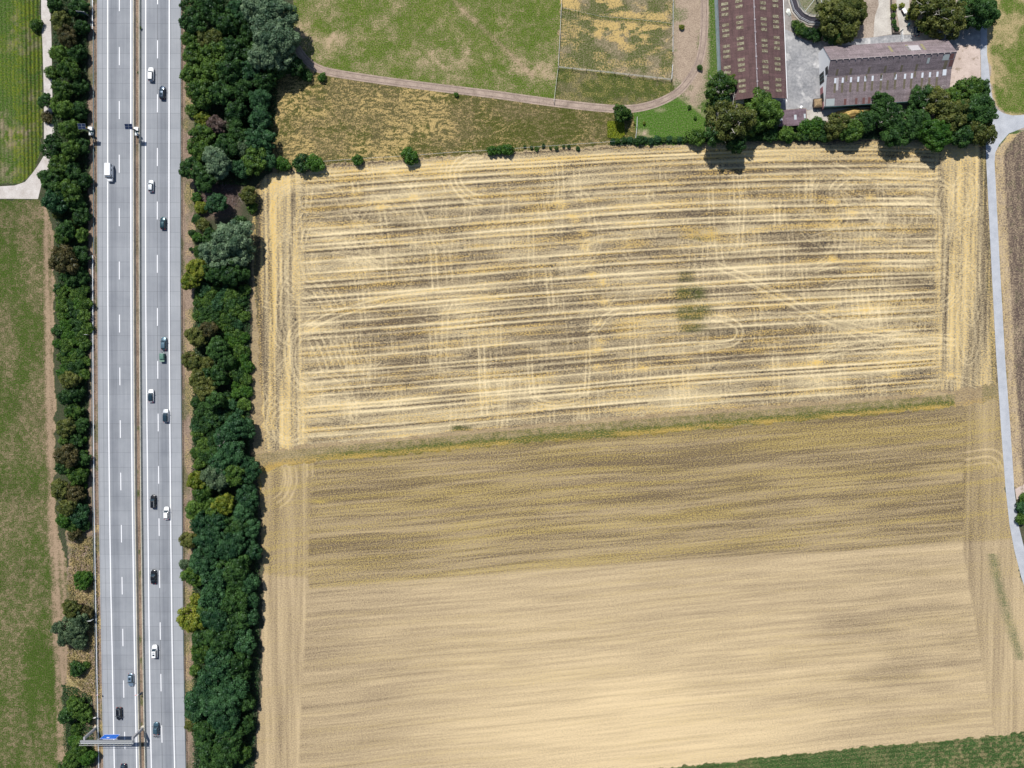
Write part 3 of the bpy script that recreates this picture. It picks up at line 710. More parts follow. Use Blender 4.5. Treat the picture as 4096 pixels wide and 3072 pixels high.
def lx(k, y):
    """smooth interpolation through the keys"""
    ys = YK; xs = LN[k]
    i = max(0, min(len(ys) - 2, int(np.searchsorted(ys, y)) - 1))
    def sl(j):
        if j <= 0: return (xs[1] - xs[0]) / (ys[1] - ys[0])
        if j >= len(ys) - 1: return (xs[-1] - xs[-2]) / (ys[-1] - ys[-2])
        return (xs[j + 1] - xs[j - 1]) / (ys[j + 1] - ys[j - 1])
    h = ys[i + 1] - ys[i]; t = (y - ys[i]) / h
    return ((2 * t**3 - 3 * t**2 + 1) * xs[i] + (t**3 - 2 * t**2 + t) * h * sl(i) + (-2 * t**3 + 3 * t**2) * xs[i + 1] + (t**3 - t**2) * h * sl(i + 1))

def road_mat(name, c0, c1, joints=True):
    m, nt, out = mat_new(name); N = NT(nt)
    at = N.n('ShaderNodeAttribute'); at.attribute_name = 'tone'
    uv = N.n('ShaderNodeUVMap'); uv.uv_map = 'lane'
    co = N.coord()
    st = N.noise(N.mapping(uv.outputs[0], (4, 0.06, 1)), 1.0, 3.0, 0.65)
    fi = N.noise(co, 3.0, 3.0, 0.75); bg = N.noise(co, 0.12, 3.0, 0.6)
    t = N.math('ADD', N.math('MULTIPLY', st, 0.40), N.math('ADD', N.math('MULTIPLY', fi, 0.22), N.math('MULTIPLY', bg, 0.5)))
    t = N.math('SUBTRACT', N.math('MULTIPLY_ADD', N.math('SUBTRACT', t, 0.56), 1.3, 0.62), N.math('MULTIPLY', at.outputs['Fac'], 0.62), clamp=True)
    c = N.mix(t, c0, c1)
    if joints:
        sp = N.n('ShaderNodeSeparateXYZ'); N.l(uv.outputs[0], sp.inputs[0])
        fr = N.math('FRACT', N.math('DIVIDE', sp.outputs[1], 5.0))
        j = N.math('LESS_THAN', fr, 0.022)
        slab = N.math('FLOOR', N.math('DIVIDE', sp.outputs[1], 5.0))
        wn = N.n('ShaderNodeTexWhiteNoise', noise_dimensions='1D'); N.l(slab, wn.inputs['W'])
        c = N.mix(N.math('MULTIPLY', j, 0.42), c, (0.07, 0.075, 0.085))
        k = N.math('MULTIPLY_ADD', wn.outputs[0], 0.07, 0.965)
        cc = N.n('ShaderNodeCombineColor')
        for i in range(3): N.l(k, cc.inputs[i])
        c = N.mix(1.0, c, cc.outputs[0], 'MULTIPLY')
    N.bsdf(out, c, 0.85, 0, 0.3, 0, N.bump(fi, 0.15, 0.02))
    return m

RM = road_mat('motorway_concrete', (0.175, 0.19, 0.218), (0.38, 0.398, 0.428))
def road_strip(name, ka, kb, z, tonef, nc=46):
    ys = list(range(-290, 3400, 14)); V = []; T_ = []; UVs = []
    for y in ys:
        a, b = lx(ka, y), lx(kb, y)
        for i in range(nc + 1):
            u = i / nc; x = a + (b - a) * u
            p = P(x, y); V.append((p[0], p[1], z)); T_.append(tonef(x, y)); UVs.append((p[0], -p[1]))
    Q = [(r * (nc + 1) + i, r * (nc + 1) + i + 1, (r + 1) * (nc + 1) + i + 1, (r + 1) * (nc + 1) + i) for r in range(len(ys) - 1) for i in range(nc)]
    Q = [q[::-1] for q in Q]
    me = np_mesh(name, V, Q, RM)
    at = me.attributes.new('tone', 'FLOAT', 'POINT'); at.data.foreach_set('value', np.array(T_, np.float32))
    uv = me.uv_layers.new(name='lane'); arr = np.array(UVs, np.float32)[np.array(Q).ravel()]; uv.data.foreach_set('uv', arr.ravel())
    o = link(bpy.data.objects.new(name, me)); o['kind'] = 'structure'; return o
def gs(x, c, w): return math.exp(-((x - c) / w) ** 2)
def toneL(x, y):
    c1 = (lx('l1', y) + lx('ld', y)) / 2; c2 = (lx('ld', y) + lx('l2', y)) / 2
    t = 0.28 * (x > lx('l1', y)) * (x < lx('l2', y))
    t += 0.42 * gs(x, c1 - 2, 15) + 0.22 * gs(x, c1 - 9, 4) + 0.22 * gs(x, c1 + 9, 4) + 0.15 * gs(x, c2 - 9, 4) + 0.15 * gs(x, c2 + 9, 4)
    return t - 0.1 * (x > lx('l2', y))
def toneR(x, y):
    c1 = (lx('r1', y) + lx('rd', y)) / 2; c2 = (lx('rd', y) + lx('r2', y)) / 2
    t = 0.28 * (x > lx('r1', y)) * (x < lx('r2', y))
    t += 0.42 * gs(x, c2, 16) + 0.22 * gs(x, c2 - 9, 4) + 0.22 * gs(x, c2 + 9, 4) + 0.12 * gs(x, c1 - 9, 4) + 0.12 * gs(x, c1 + 9, 4) + 0.25 * gs(x, lx('rd', y), 1.2)
    return t
rL = road_strip('southbound_carriageway', 'l_edge', 'bl', 0.02, toneL)
rR = road_strip('northbound_carriageway', 'br', 'r_edge', 0.02, toneR)
rL.name = 'road'; rR.name = 'road'

def line_pts(k, y0, y1, step=40, off=0.0):
    n = max(1, int(abs(y1 - y0) / step)); o = []
    for i in range(n + 1):
        y = y0 + (y1 - y0) * i / n
        p = P(lx(k, y) + off, y); o.append((p[0], p[1], 0))
    return o
def stripe(mb, pts, w, z):
    mb.sweep(pts, [(-w / 2, z), (w / 2, z)])
for rd, ks in ((rL, ('l1', 'l2')), (rR, ('r1', 'r2'))):
    for k in ks:
        mb = MB(); stripe(mb, line_pts(k, -280, 3380), 0.35, 0.026); mb.build('edge_line', M['white_line'], rd)
for rd, k, starts in ((rL, 'ld', (404, 478)), (rR, 'rd', (377, 450))):
    pw = P(lx(k, starts[0]), starts[0]); y_w = pw[1]; mb = MB()
    for i in range(-9, 16):
        a = y_w - 18.0 * i; b = a - 6.05
        pa = inv(0, a)[1]; pb = inv(0, b)[1]
        if pa < -280 or pb > 3380: continue
        stripe(mb, line_pts(k, float(pa), float(pb), 30), 0.27, 0.026)
    mb.build('lane_dashes', M['white_line'], rd)
mb = MB()      # faint longitudinal slab joints
for rd, k, off in ((rL, 'l1', -21), (rL, 'l_edge', 4), (rR, 'r2', 6), (rR, 'rd', 0)):
    m_ = MB(); stripe(m_, line_pts(k, -280, 3380, 60, off), 0.07 if k != 'rd' else 0.1, 0.0235); m_.build('slab_joint', simple('joint_sealant', (0.10, 0.105, 0.115), 0.8), rd)

# ------------------------------------------------------------------ other paved and dirt surfaces
asph = blotchy('country_asphalt', (0.34, 0.36, 0.40), (0.47, 0.49, 0.53), s1=0.35, s2=3.0)
conc = blotchy('worn_yard_concrete', (0.19, 0.195, 0.21), (0.36, 0.36, 0.37), (0.48, 0.475, 0.475), s1=0.10, s2=1.2, lo=.38, hi=.62)
palec = blotchy('pale_concrete', (0.36, 0.33, 0.30), (0.58, 0.55, 0.50), s1=0.3, s2=2.5)
grav = blotchy('pale_gravel', (0.40, 0.32, 0.28), (0.60, 0.50, 0.45), (0.28, 0.22, 0.17), s1=0.25, s2=3.0)
dirt = blotchy('wheel_worn_dirt', (0.19, 0.145, 0.115), (0.42, 0.33, 0.27), s1=0.3, s2=2.2, lo=.30, hi=.62)
dirt2 = blotchy('track_rut', (0.16, 0.12, 0.10), (0.34, 0.26, 0.22), s1=0.5, s2=2.4)
lane = [(x, y) for y, x in road_l if y >= 600]
cr = [(3923, -500), (3923, 221), (3925, 330), (3943, 566)] + [(x, y) for y, x in road_l] [1:] + [(x, y) for y, x in road_r][::-1]
cr = cr[:-1] + [(4096, 510), (4500, 400), (4500, 300), (4300, 430), (4096, 460), (4050, 462), (4016, 454), (3992, 440), (3978, 421), (3968, 385), (3962, 348), (3956, 275), (3948, 221), (3946, -500)]
sheet('country_road', cr, 0.030, asph)
yard = [(3060, 116), (3137, 116), (3170, 128), (3184, 144), (3212, 158), (3245, 167), (3281, 165), (3396, 158), (3494, 149), (3567, 138), (3602, 139), (3659, 138), (3720, 128), (3925, 112), (3925, 222), (3900, 205), (3830, 195), (3700, 250), (3330, 290), (3312, 420), (3300, 436), (3228, 440), (3224, 432), (3060, 445)]
sheet('yard', yard, 0.012, conc)
sheet('concrete_apron', [(3226, 444), (3300, 426), (3310, 430), (3480, 428), (3480, 468), (3350, 476), (3300, 484), (3262, 480), (3229, 478)], 0.020, palec)
sheet('gravel_yard', [(3790, 180), (3900, 178), (3921, 200), (3922, 330), (3860, 345), (3780, 350)], 0.016, grav)
sheet('driveway', [(3494, 148), (3567, 136), (3562, 60), (3559, 25), (3556, -200), (3500, -200), (3515, 20), (3500, 63), (3496, 100)], 0.017, palec)
sheet('driveway', [(3603, 138), (3659, 136), (3645, 80), (3635, 58), (3640, -60), (3585, -60), (3586, 41)], 0.018, palec)
sheet('alley', [(3060, -200), (3165, -200), (3160, 40), (3168, 80), (3175, 125), (3137, 118), (3060, 118)], 0.009, blotchy('alley_asphalt', (0.20, 0.19, 0.18), (0.38, 0.35, 0.33), s1=.4, s2=2))
sheet('path', [(163, -300), (200, -300), (202, 60), (206, 150), (209, 370), (214, 500), (220, 560), (214, 640), (190, 690), (165, 740), (152, 796), (60, 795), (-400, 794), (-400, 744), (-10, 746), (58, 742), (100, 728), (128, 695), (152, 662), (176, 622), (176, 400), (171, 200), (165, 60)], 0.014, blotchy('path_concrete', (0.40, 0.36, 0.33), (0.60, 0.57, 0.55), s1=.3, s2=2.5))
# field track
tc = curve(track_c, 8); tc3 = [P(x, y) for x, y in tc]
def wid(i): return 1.45
mb = MB(); mb.sweep(tc3, [(-1.35, .012), (-.5, .013), (.5, .013), (1.35, .012)]); o = mb.build('dirt_track', dirt); o['kind'] = 'structure'
for s_ in (-.75, .72):
    mb = MB(); mb.sweep(tc3, [(s_ - .16, .018), (s_ + .16, .018)]); mb.build('wheel_rut', dirt2, o)
spur = [(2711, 350), (2745, 365), (2775, 400), (2830, 440), (2860, 470)]
sheet('field_entrance', [(4060, 1956), (4110, 1930), (4300, 1930), (4300, 1985), (4110, 1985), (4066, 1998)], 0.012, grav)

# ------------------------------------------------------------------ barriers and rails
def barrier(name, label, k, group=None):
    t = thing(name, label, 'crash barrier', (P(lx(k, 1536), 1536)[0], 0, 0))
    pts = [(p[0] - t.location.x, p[1], 0) for p in line_pts(k, -280, 3380)]
    mb = MB(); mb.sweep(pts, [(-.33, .0), (-.30, .09), (-.15, .32), (-.10, .92), (.10, .92), (.15, .32), (.30, .09), (.33, .0)], True)
    mb.build('barrier_wall', M['barrier'], t)
    pl = None
    for y in range(-260, 3380, 72):
        p = P(lx(k, y), y)
        if pl is None:
            g = MB(); g.box((0, 0, .925), (.24, .06, .03)); pl = g.build('joint_plate', M['steel_dark'], t); c = pl
        else:
            c = pl.copy(); COL.objects.link(c); c.parent = t
        c.location = (p[0] - t.location.x, p[1], 0)
    return t
barrier('concrete_barrier', 'long concrete crash barrier on the left side of the median strip', 'bl')
barrier('concrete_barrier', 'long cream concrete crash barrier on the right side of the median strip', 'br')

def guardrail(label, keyf, y0, y1, double, bright, zt=.75):
    xs = keyf((y0 + y1) / 2); o0 = PV(xs, (y0 + y1) / 2)
    t = thing('guard_rail', label, 'guard rail', o0)
    n = int((y1 - y0) / 40); pts = []
    for i in range(n + 1):
        y = y0 + (y1 - y0) * i / n; pts.append(PV(keyf(y), y) - o0)
    mat = M['steel_bright'] if bright else M['steel_dark']
    mb = MB(); mb.sweep(pts, [(-.10, .45), (-.16, .52), (-.10, .59), (-.16, .68), (-.12, .76), (.02, .76), (.02, .70), (-.04, .60), (-.04, .45)], True); mb.build('rail_beam', mat, t)
    if double:
        mb = MB(); mb.sweep(pts, [(.46, .45), (.52, .52), (.46, .59), (.52, .68), (.48, .76), (.36, .76), (.36, .60), (.40, .45)], True); mb.build('rail_beam', M['steel_dark'], t)
    po = None; L = 0; tot = sum((pts[i + 1] - pts[i]).length for i in range(n)); m = min(96, int(tot / (2.9 if double else 4)))
    for i in range(m):
        q = i / m * n; a = int(q); p = pts[a].lerp(pts[a + 1], q - a)
        if po is None:
            b = MB(); b.box((0, 0, .36), (.07, .10, .72))
            b.box((.18, 0, .66), (.62 if double else .2, .07, .06)); po = b.build('post', M['steel'], t); po.location = p
        else:
            c = po.copy(); COL.objects.link(c); c.parent = t; c.location = p
    return t
kl = lambda d: (lambda y: lx('l_edge', y) - d)
guardrail('short bright steel guard rail section at the top left of the motorway', kl(14.5), -280, 120, True, True)
guardrail('dull single guard rail left of the motorway beside the upper trees', kl(11), 126, 1018, False, False)
guardrail('long bright double guard rail along the lower left edge of the motorway', kl(15), 1023, 3380, True, True)
guardrail('dark steel guard rail along the right edge of the motorway', lambda y: lx('r_edge', y) + 5, -280, 3380, False, False)

# ------------------------------------------------------------------ gantry with the blue sign
gb = PV(479, 2926)
t = thing('sign_gantry', 'grey steel gantry spanning the left carriageway and carrying a blue direction sign', 'sign gantry', gb)
def rel(px, py, z): return PV(px, py, 0) + Vector((0, 0, z)) - gb
conc_g = M['barrier']; stg = simple('gantry_steel', (0.40, 0.40, 0.42), 0.5, 0.3); stl = simple('gantry_lattice', (0.5, 0.5, 0.48), 0.6)
for px in (385, 573):
    a = rel(px, 2911, 0); b = MB()
    b.prism([(a.x - .3, a.y - .42), (a.x + .3, a.y - .42), (a.x + .3, a.y + .42), (a.x - .3, a.y + .42)], 0.35, 7.0)
    b.box((a.x, a.y - .9, 6.75), (.45, 1.4, .4)); leg = b.build('leg', stg, t)
    b = MB(); b.tube((a.x, a.y, 0), (a.x, a.y, .4), .85, .75, 14); b.build('footing', conc_g, leg)
xl, xr = rel(370, 2911, 0).x, rel(574, 2911, 0).x
yn = rel(479, 2919, 0).y; ys_ = rel(479, 2934.5, 0).y; ym = rel(479, 2926.5, 0).y
b = MB()
b.box(((xl + xr) / 2, (yn + ym) / 2, 6.9), (xr - xl, abs(yn - ym), .5))
b.build('beam', simple('gantry_beam', (0.27, 0.28, 0.29), 0.6, .1), t)
b = MB()
for y in (ym - .1, ys_): b.tube((xl, y, 6.7), (xr, y, 6.7), .06); b.tube((xl, y, 7.7), (xr, y, 7.7), .05)
n = 14
for i in range(n + 1):
    x = xl + (xr - xl) * i / n
    b.tube((x, ys_, 6.7), (x, ys_, 7.7), .035); b.tube((x, ym - .1, 6.7), (x, ys_, 6.7), .035)
    if i < n: b.tube((x, ys_, 6.7), (x + (xr - xl) / n, ym - .1, 6.7), .035)
b.build('walkway_rails', stl, t)
b = MB(); b.box(((xl + xr) / 2, (ym + ys_) / 2 - .1, 6.68), (xr - xl, abs(ys_ - ym) * .55, .03)); b.build('walkway_deck', M['steel'], t)
sa = rel(450, 2909.5, 0); sb = rel(512, 2909.5, 0); y = sa.y
sg = MB(); sg.box(((sa.x + sb.x) / 2, y + .02, 6.25), (sb.x - sa.x, .07, 2.95)); sp = sg.build('sign_panel', M['blue_sign'], t)
w = sb.x - sa.x; cx = (sa.x + sb.x) / 2
b = MB()
for zz in (6.25 - 1.43, 6.25 + 1.43): b.box((cx, y + .075, zz), (w - .04, .03, .07))
for xx in (sa.x + .05, sb.x - .05): b.box((xx, y + .075, 6.25), (.07, .03, 2.8))
b.build('border', M['white'], sp)
b = MB(); rs = random.Random(5)
# the lettering faces north; its strokes are laid out as on the board (two lines of names, a number and a white field)
def word(x, z, n, h):
    for i in range(n):
        xx = x - i * h * .62
        k = rs.choice((0, 1, 2))
        b.box((xx, y + .075, z), (.05, .03, h))
        if k != 1: b.box((xx - h * .2, y + .075, z + (h / 2 - .03) * (1 if k else -1)), (h * .32, .03, .05))
        b.box((xx - h * .2, y + .078, z), (h * .3, .03, .045))
word(cx + .35, 5.35, 5, .26); word(cx - 1.05 + 3.1, 5.9, 5, .3); word(cx + .25, 5.9, 3, .3); word(cx - .9, 5.9, 6, .3)
word(cx + .95, 6.75, 3, .34); b.build('lettering', simple('sign_lettering', (0.10, 0.28, 0.75), .5), sp)
b = MB(); b.box((cx - .35, y + .08, 6.8), (.9, .03, .42)); b.build('number_field', M['white'], sp)

# ------------------------------------------------------------------ small road signs
def road_sign(name, label, px, py, w, zb, zt, face, posts=1, back=True, extra=None, x0off=0.0, rz=0.0):
    o = PV(px, py); t = thing(name, label, 'road sign', o, rz)
    b = MB()
    for i in range(posts):
        x = 0 if posts == 1 else (-w * .35 + w * .7 * i)
        b.tube((x, -.06, 0), (x, -.06, zt), .045); 
        po = b.build('post', M['steel'], t); b = MB()
    b.box((0, 0, (zb + zt) / 2), (w, .05, zt - zb)); pn = b.build('panel', face, t)
    b = MB(); b.box((0, .03, zt - .03), (w, .03, .06)); b.box((0, .03, zb + .03), (w, .03, .06))
    for s_ in (-1, 1): b.box((s_ * (w / 2 - .03), .03, (zb + zt) / 2), (.06, .03, zt - zb - .12))
    b.build('border', M['white'], pn)
    if extra: extra(pn, w, zb, zt)
    return t
def g_(px, py, h):   # ground point under something of height h seen at px,py
    p = P(px, py, h); return inv(p[0], p[1])
q = g_(320, 45, 4.2)
road_sign('road_sign', 'wide dark backed sign board with white top edge among trees, top left', float(q[0]), float(q[1]), 2.9, 1.9, 4.2, simple('sign_back', (0.03, 0.07, 0.11), .5), 2, rz=-0.1)
def bars(pn, w, zb, zt):
    b = MB()
    for i in range(3): b.box((0, .04, zt - .5 - i * .5), (w * .6, .02, .12))
    b.build('lettering', simple('green_grey_letters', (0.3, 0.5, 0.5), .5), pn)
q = g_(354, 2485, 3.3)
road_sign('road_sign', 'white rectangular road sign beside the large grey green tree, lower left', float(q[0]), float(q[1]), 1.3, 1.1, 3.3, M['white'], 2, extra=bars)
def disc(pn, w, zb, zt):
    b = MB(); b.tube((0, .03, (zb + zt) / 2), (0, .06, (zb + zt) / 2), w * .62, n=20); b.build('red_ring', M['red'], pn)
    b = MB(); b.tube((0, .055, (zb + zt) / 2), (0, .075, (zb + zt) / 2), w * .45, n=20); b.build('white_disc', M['white'], pn)
q = g_(386, 2783, 2.6)
road_sign('road_sign', 'small red ringed round sign by the lower left guard rail', float(q[0]), float(q[1]), .6, 1.8, 2.4, M['white'], 1, extra=disc)
q = g_(375, 2874, 2.4)
road_sign('road_sign', 'small plain white sign just above the gantry leg, left verge', float(q[0]), float(q[1]), .8, 1.5, 2.3, M['white'], 1)
q = g_(341, 1338, 2.6)
road_sign('road_sign', 'narrow white topped sign in low scrub midway down left verge', float(q[0]), float(q[1]), 1.1, 1.8, 2.5, M['white'], 1)
o = PV(568, 2766); t = thing('median_sign', 'red and white sign with dark control box on median between barriers', 'road sign', o)
b = MB(); b.tube((0, 0, 0), (0, 0, 3.1), .05); b.tube((0, 0, 2.9), (-.5, -.1, 3.0), .04); b.build('post', M['steel'], t)
b = MB(); b.box((-.35, 0, 2.7), (.9, .06, .9)); pn = b.build('panel', M['white'], t)
b = MB(); b.tube((-.6, .03, 2.8), (-.6, .06, 2.8), .3, n=18); b.build('red_disc', M['red'], pn)
b = MB(); b.box((.15, -.35, .7), (.55, .5, 1.3)); b.box((-.1, -.1, 1.7), (.5, .12, .4)); b.build('control_box', simple('dark_blue_box', (0.02, 0.04, 0.07), .4), t)

# ------------------------------------------------------------------ solar warning trailers
def solar_trailer(px, py, label):
    t = thing('solar_trailer', label, 'warning trailer', PV(px, py), 0, 'solar warning trailers')
    b = MB(); b.box((0, .3, .62), (1.35, 2.9, .10)); b.tube((0, 1.7, .6), (0, 2.5, .55), .05); b.build('chassis', M['steel'], t)
    for s_ in (-1, 1):
        b = MB(); b.tube((s_ * .66, .3, .36), (s_ * .84, .3, .36), .34, n=16); w_ = b.build('wheel', M['rubber'], t)
        b = MB(); b.tube((s_ * .70, .3, .36), (s_ * .86, .3, .36), .17, n=12); b.build('rim', M['rim'], w_)
    b = MB(); b.box((.05, .95, 1.05), (1.3, 1.15, .75)); b.box((.05, .95, 1.445), (1.36, 1.2, .05)); b.build('cabinet', M['white'], t)
    b = MB(); b.box((.1, -.72, .95), (1.1, .85, .55)); b.box((.1, -.72, 1.25), (.8, .5, .05)); b.build('battery_box', simple('light_grey_box', (.6, .63, .64), .4), t)
    b = MB(); b.box((.1, .05, .85), (1.0, .5, .35)); b.build('winch_unit', simple('dark_teal_metal', (.02, .07, .08), .4, .3), t)
    b = MB(); b.box((0, .1, 3.2), (.20, .20, 5.0)); b.box((0, .1, 3.0), (.3, .1, 3.8)); b.build('mast', M['steel_dark'], t)
    Mx = Matrix.Translation((0, .2, 5.85)) @ Matrix.Rotation(math.radians(18), 4, 'X')
    for s_ in (-1, 1):
        b = MB(); b.box((s_ * .64, 0, 0), (1.2, 1.75, .05), Mx); pn = b.build('solar_panel', M['solar'], t)
        b = MB()
        for k in (-1, 0, 1): b.box((s_ * .64, k * .86, .01), (1.22, .04, .06), Mx)
        for k in (-1, 1): b.box((s_ * .64 + k * .61, 0, .01), (.03, 1.75, .06), Mx)
        b.build('panel_frame', M['steel'], pn)
    b = MB(); b.tube((.75, .15, 4.6), (.75, .15, 4.85), .16, .14, 12); b.box((.4, .15, 4.6), (.8, .08, .08)); b.build('amber_lamp', M['amber'], t)
    b = MB(); b.box((.35, .15, 2.9), (.8, .12, 1.2)); b.build('display_board', M['black'], t)
solar_trailer(369, 531, 'white cabinet trailer with raised solar panels on the left verge beside trees')
solar_trailer(552, 532, 'white cabinet trailer with raised solar panels in the median strip')
# ------------------------------------------------------------------ vehicles
def paint(name, c, metal=0.0, rough=0.3): return simple(name, c, rough, metal, 0.5, coat=0.7, var=0.02)
PAINT = {
 'white': paint('white_car_paint', (0.85, 0.86, 0.88)), 'black': paint('black_car_paint', (0.008, 0.009, 0.012), 0.2),
 'navy': paint('dark_blue_car_paint', (0.012, 0.03, 0.06), 0.4), 'teal': paint('dark_teal_car_paint', (0.01, 0.045, 0.06), 0.4),
 'slate': paint('slate_blue_car_paint', (0.10, 0.17, 0.22), 0.4), 'silver': paint('silver_blue_car_paint', (0.28, 0.38, 0.48), 0.5),
 'greyblue': paint('grey_blue_car_paint', (0.06, 0.12, 0.16), 0.4), 'silverw': paint('silver_white_car_paint', (0.62, 0.66, 0.70), 0.2),
}
def loft(mb, rings, cap=True):
    n = len(rings[0]); base = []; fs = []
    for r in rings: base += r
    for i in range(len(rings) - 1):
        for k in range(n):
            a = i * n + k; b = i * n + (k + 1) % n
            fs.append((a, b, b + n, a + n))
    if cap: fs.append(tuple(range(n))); fs.append(tuple((len(rings) - 1) * n + k for k in range(n - 1, -1, -1)))
    mb.add(base, fs)

def ring_outline(y0, y1, w, r, n=5):
    """rounded rectangle outline in plan, centred on x=0"""
    o = []
    for cx, cy, a0 in ((w / 2 - r, y1 - r, 0), (-w / 2 + r, y1 - r, 90), (-w / 2 + r, y0 + r, 180), (w / 2 - r, y0 + r, 270)):
        for i in range(n):
            a = math.radians(a0 + 90 * i / (n - 1)); o.append((cx + r * math.cos(a), cy + r * math.sin(a)))
    return o

def car(name, label, px, py, colour, heading=1, L=4.5, W=1.82, Hh=1.50, kind='hatch', roof=None, sunroof=0, rails=False, rz=0.0, group='cars on the motorway', lane=None):
    if lane:
        a = PV(lx(lane, py - 40), py - 40); b = PV(lx(lane, py + 40), py + 40); d = a - b; rz = math.atan2(d.y, d.x) - math.pi / 2
    q = P(px, py, 0.9)
    t = thing(name, label, 'car', (q[0], q[1], 0.03), rz + (0 if heading > 0 else math.pi), group)
    pm = PAINT[colour]; rm = PAINT.get(roof, pm) if roof != 'glass' else M['glass']
    est = kind in ('estate', 'suv'); zb = Hh * .60
    # body: plan-shaped stations along the length
    st = []
    for u in (0, .02, .06, .13, .22, .36, .5, .64, .76, .86, .93, .975, 1.0):
        y = -L / 2 + L * u
        wf = (1 - .42 * max(0, (u - .80) / .20) ** 2.6) * (1 - .26 * max(0, (.12 - u) / .12) ** 2.0)
        w = W / 2 * wf
        zt = zb if u < .70 else zb - (.16 + .10 * ((u - .70) / .30)) * ((u - .70) / .30) ** .8 - (.12 if u > .98 else 0)
        if u < .03: zt -= .14
        z0 = .30 if .03 < u < .97 else .42
        st.append([(-w * .9, y, z0), (-w, y, z0 + .14), (-w, y, zt - .20), (-w * .94, y, zt - .05), (-w * .72, y, zt), (0, y, zt + .035),
                   (w * .72, y, zt), (w * .94, y, zt - .05), (w, y, zt - .20), (w, y, z0 + .14), (w * .9, y, z0)])
    b = MB(); loft(b, st); body = b.build('body', pm, t, True)
    # greenhouse
    yA = L * .235; yR = L * .06
    yB = {'hatch': -L * .455, 'estate': -L * .475, 'suv': -L * .47, 'sedan': -L * .34}[kind]
    yT = {'hatch': -L * .36, 'estate': -L * .43, 'suv': -L * .41, 'sedan': -L * .20}[kind]
    base = ring_outline(yB, yA, W * .90, .22); topo = ring_outline(yT, yR, W * .70, .20)
    b = MB(); loft(b, [[(x, y, zb - .03) for x, y in base], [(x * .97, y, zb + (Hh - zb) * .5) for x, y in [((p[0] + q_[0]) / 2, (p[1] + q_[1]) / 2) for p, q_ in zip(base, topo)]], [(x, y, Hh - .05) for x, y in topo]])
    b.build('windows', M['glass'], t, True)
    ro = ring_outline(yT - .03, yR + .05, W * .73, .20); ri = ring_outline(yT + .12, yR - .10, W * .58, .15)
    b = MB(); loft(b, [[(x, y, Hh - .07) for x, y in ro], [(x, y, Hh - .02) for x, y in ro], [(x, y, Hh + .02) for x, y in ri]]); rf = b.build('roof', rm, t, True)
    if roof is None or roof != 'glass':
        for s_ in (-1, 1):
            for p0, p1, r0 in (((s_ * W * .41, yA - .12, zb), (s_ * W * .34, yR + .02, Hh - .04), .045),
                               ((s_ * W * .41, yB + .1, zb), (s_ * W * .34, yT + .05, Hh - .04), .06), ((s_ * W * .435, yR - 1.0, zb), (s_ * W * .355, yR - 1.0, Hh - .04), .04)):
                b = MB(); b.tube(p0, p1, r0, n=6); b.build('pillar', pm, t)
    if sunroof >= 1:
        b = MB(); b.box((0, (yR * .5 + yT * .5) + (.0 if sunroof == 1 else -.12), Hh + .025), (W * .42, L * .17 if sunroof == 1 else L * .12, .03)); b.build('sunroof', M['glass'], rf)
    if sunroof == 2:
        b = MB(); b.box((0, yR - .42, Hh + .025), (W * .42, L * .06, .03)); b.build('sunroof', M['glass'], rf)
    if rails:
        for s_ in (-1, 1):
            b = MB(); b.tube((s_ * W * .33, yT + .1, Hh + .05), (s_ * W * .33, yR - .1, Hh + .05), .03, n=6); b.build('roof_rail', M['steel_bright'], rf)
    for s_ in (-1, 1):
        for yy in (-L * .30, L * .305):
            b = MB(); b.tube((s_ * (W / 2 - .20), yy, .32), (s_ * (W / 2 + .01), yy, .32), .32, n=18); wh = b.build('wheel', M['rubber'], t)
            b = MB(); b.tube((s_ * (W / 2 - .02), yy, .32), (s_ * (W / 2 + .025), yy, .32), .21, n=14); b.build('rim', M['rim'], wh)
        b = MB(); b.box((s_ * (W / 2 + .10), yA - .28, zb + .10), (.24, .12, .15)); b.build('wing_mirror', pm if colour in ('white', 'silverw') else M['black'], t)
        b = MB(); b.box((s_ * W * .33, L / 2 - .16, zb - .30), (.36, .16, .13)); b.build('headlight', M['lens'], t)
        b = MB(); b.box((s_ * W * .37, -L / 2 + .05, zb - .22), (.26, .12, .2)); b.build('tail_light', M['taillens'], t)
    b = MB(); b.box((0, L / 2 - .06, .50), (W * .5, .06, .16)); b.build('grille', M['black'], t)
    return t

SN = 'l1'
car('car', 'white people carrier with white roof, uppermost car on the motorway', 603, 296, 'white', 1, 4.6, 1.85, 1.65, 'suv', lane='rd')
car('car', 'dark blue car with sunroof close behind the uppermost white car', 648, 369, 'navy', 1, 4.5, 1.84, 1.55, 'suv', sunroof=1, lane='rd')
car('car', 'small silvery white hatchback in the inner lane, right of the campervan', 603, 743, 'silverw', 1, 4.1, 1.74, 1.5, 'hatch', lane='rd')
car('car', 'dark teal hatchback in the right lane beside the big silver tree', 651, 892, 'teal', 1, 4.2, 1.78, 1.5, 'hatch', lane='rd')
tow = car('car', 'slate blue car towing the green covered trailer', 654, 1374, 'slate', 1, 4.4, 1.8, 1.5, 'hatch', lane='rd')
car('car', 'white car with black glass roof in the inner lane below the trailer', 603, 1583, 'white', 1, 4.4, 1.8, 1.5, 'hatch', roof='glass', lane='rd')
car('car', 'white fronted car with dark panoramic roof near the right edge line', 662, 1663, 'silverw', 1, 4.5, 1.82, 1.55, 'suv', roof='glass', lane='rd')
car('car', 'black estate car with two pale roof rails in the inner lane', 612, 2006, 'black', 1, 4.5, 1.82, 1.6, 'estate', rails=True, lane='rd')
car('car', 'plain white hatchback in the outer right lane, level with yellow green tree', 665, 2053, 'white', 1, 4.4, 1.8, 1.52, 'hatch', lane='rd')
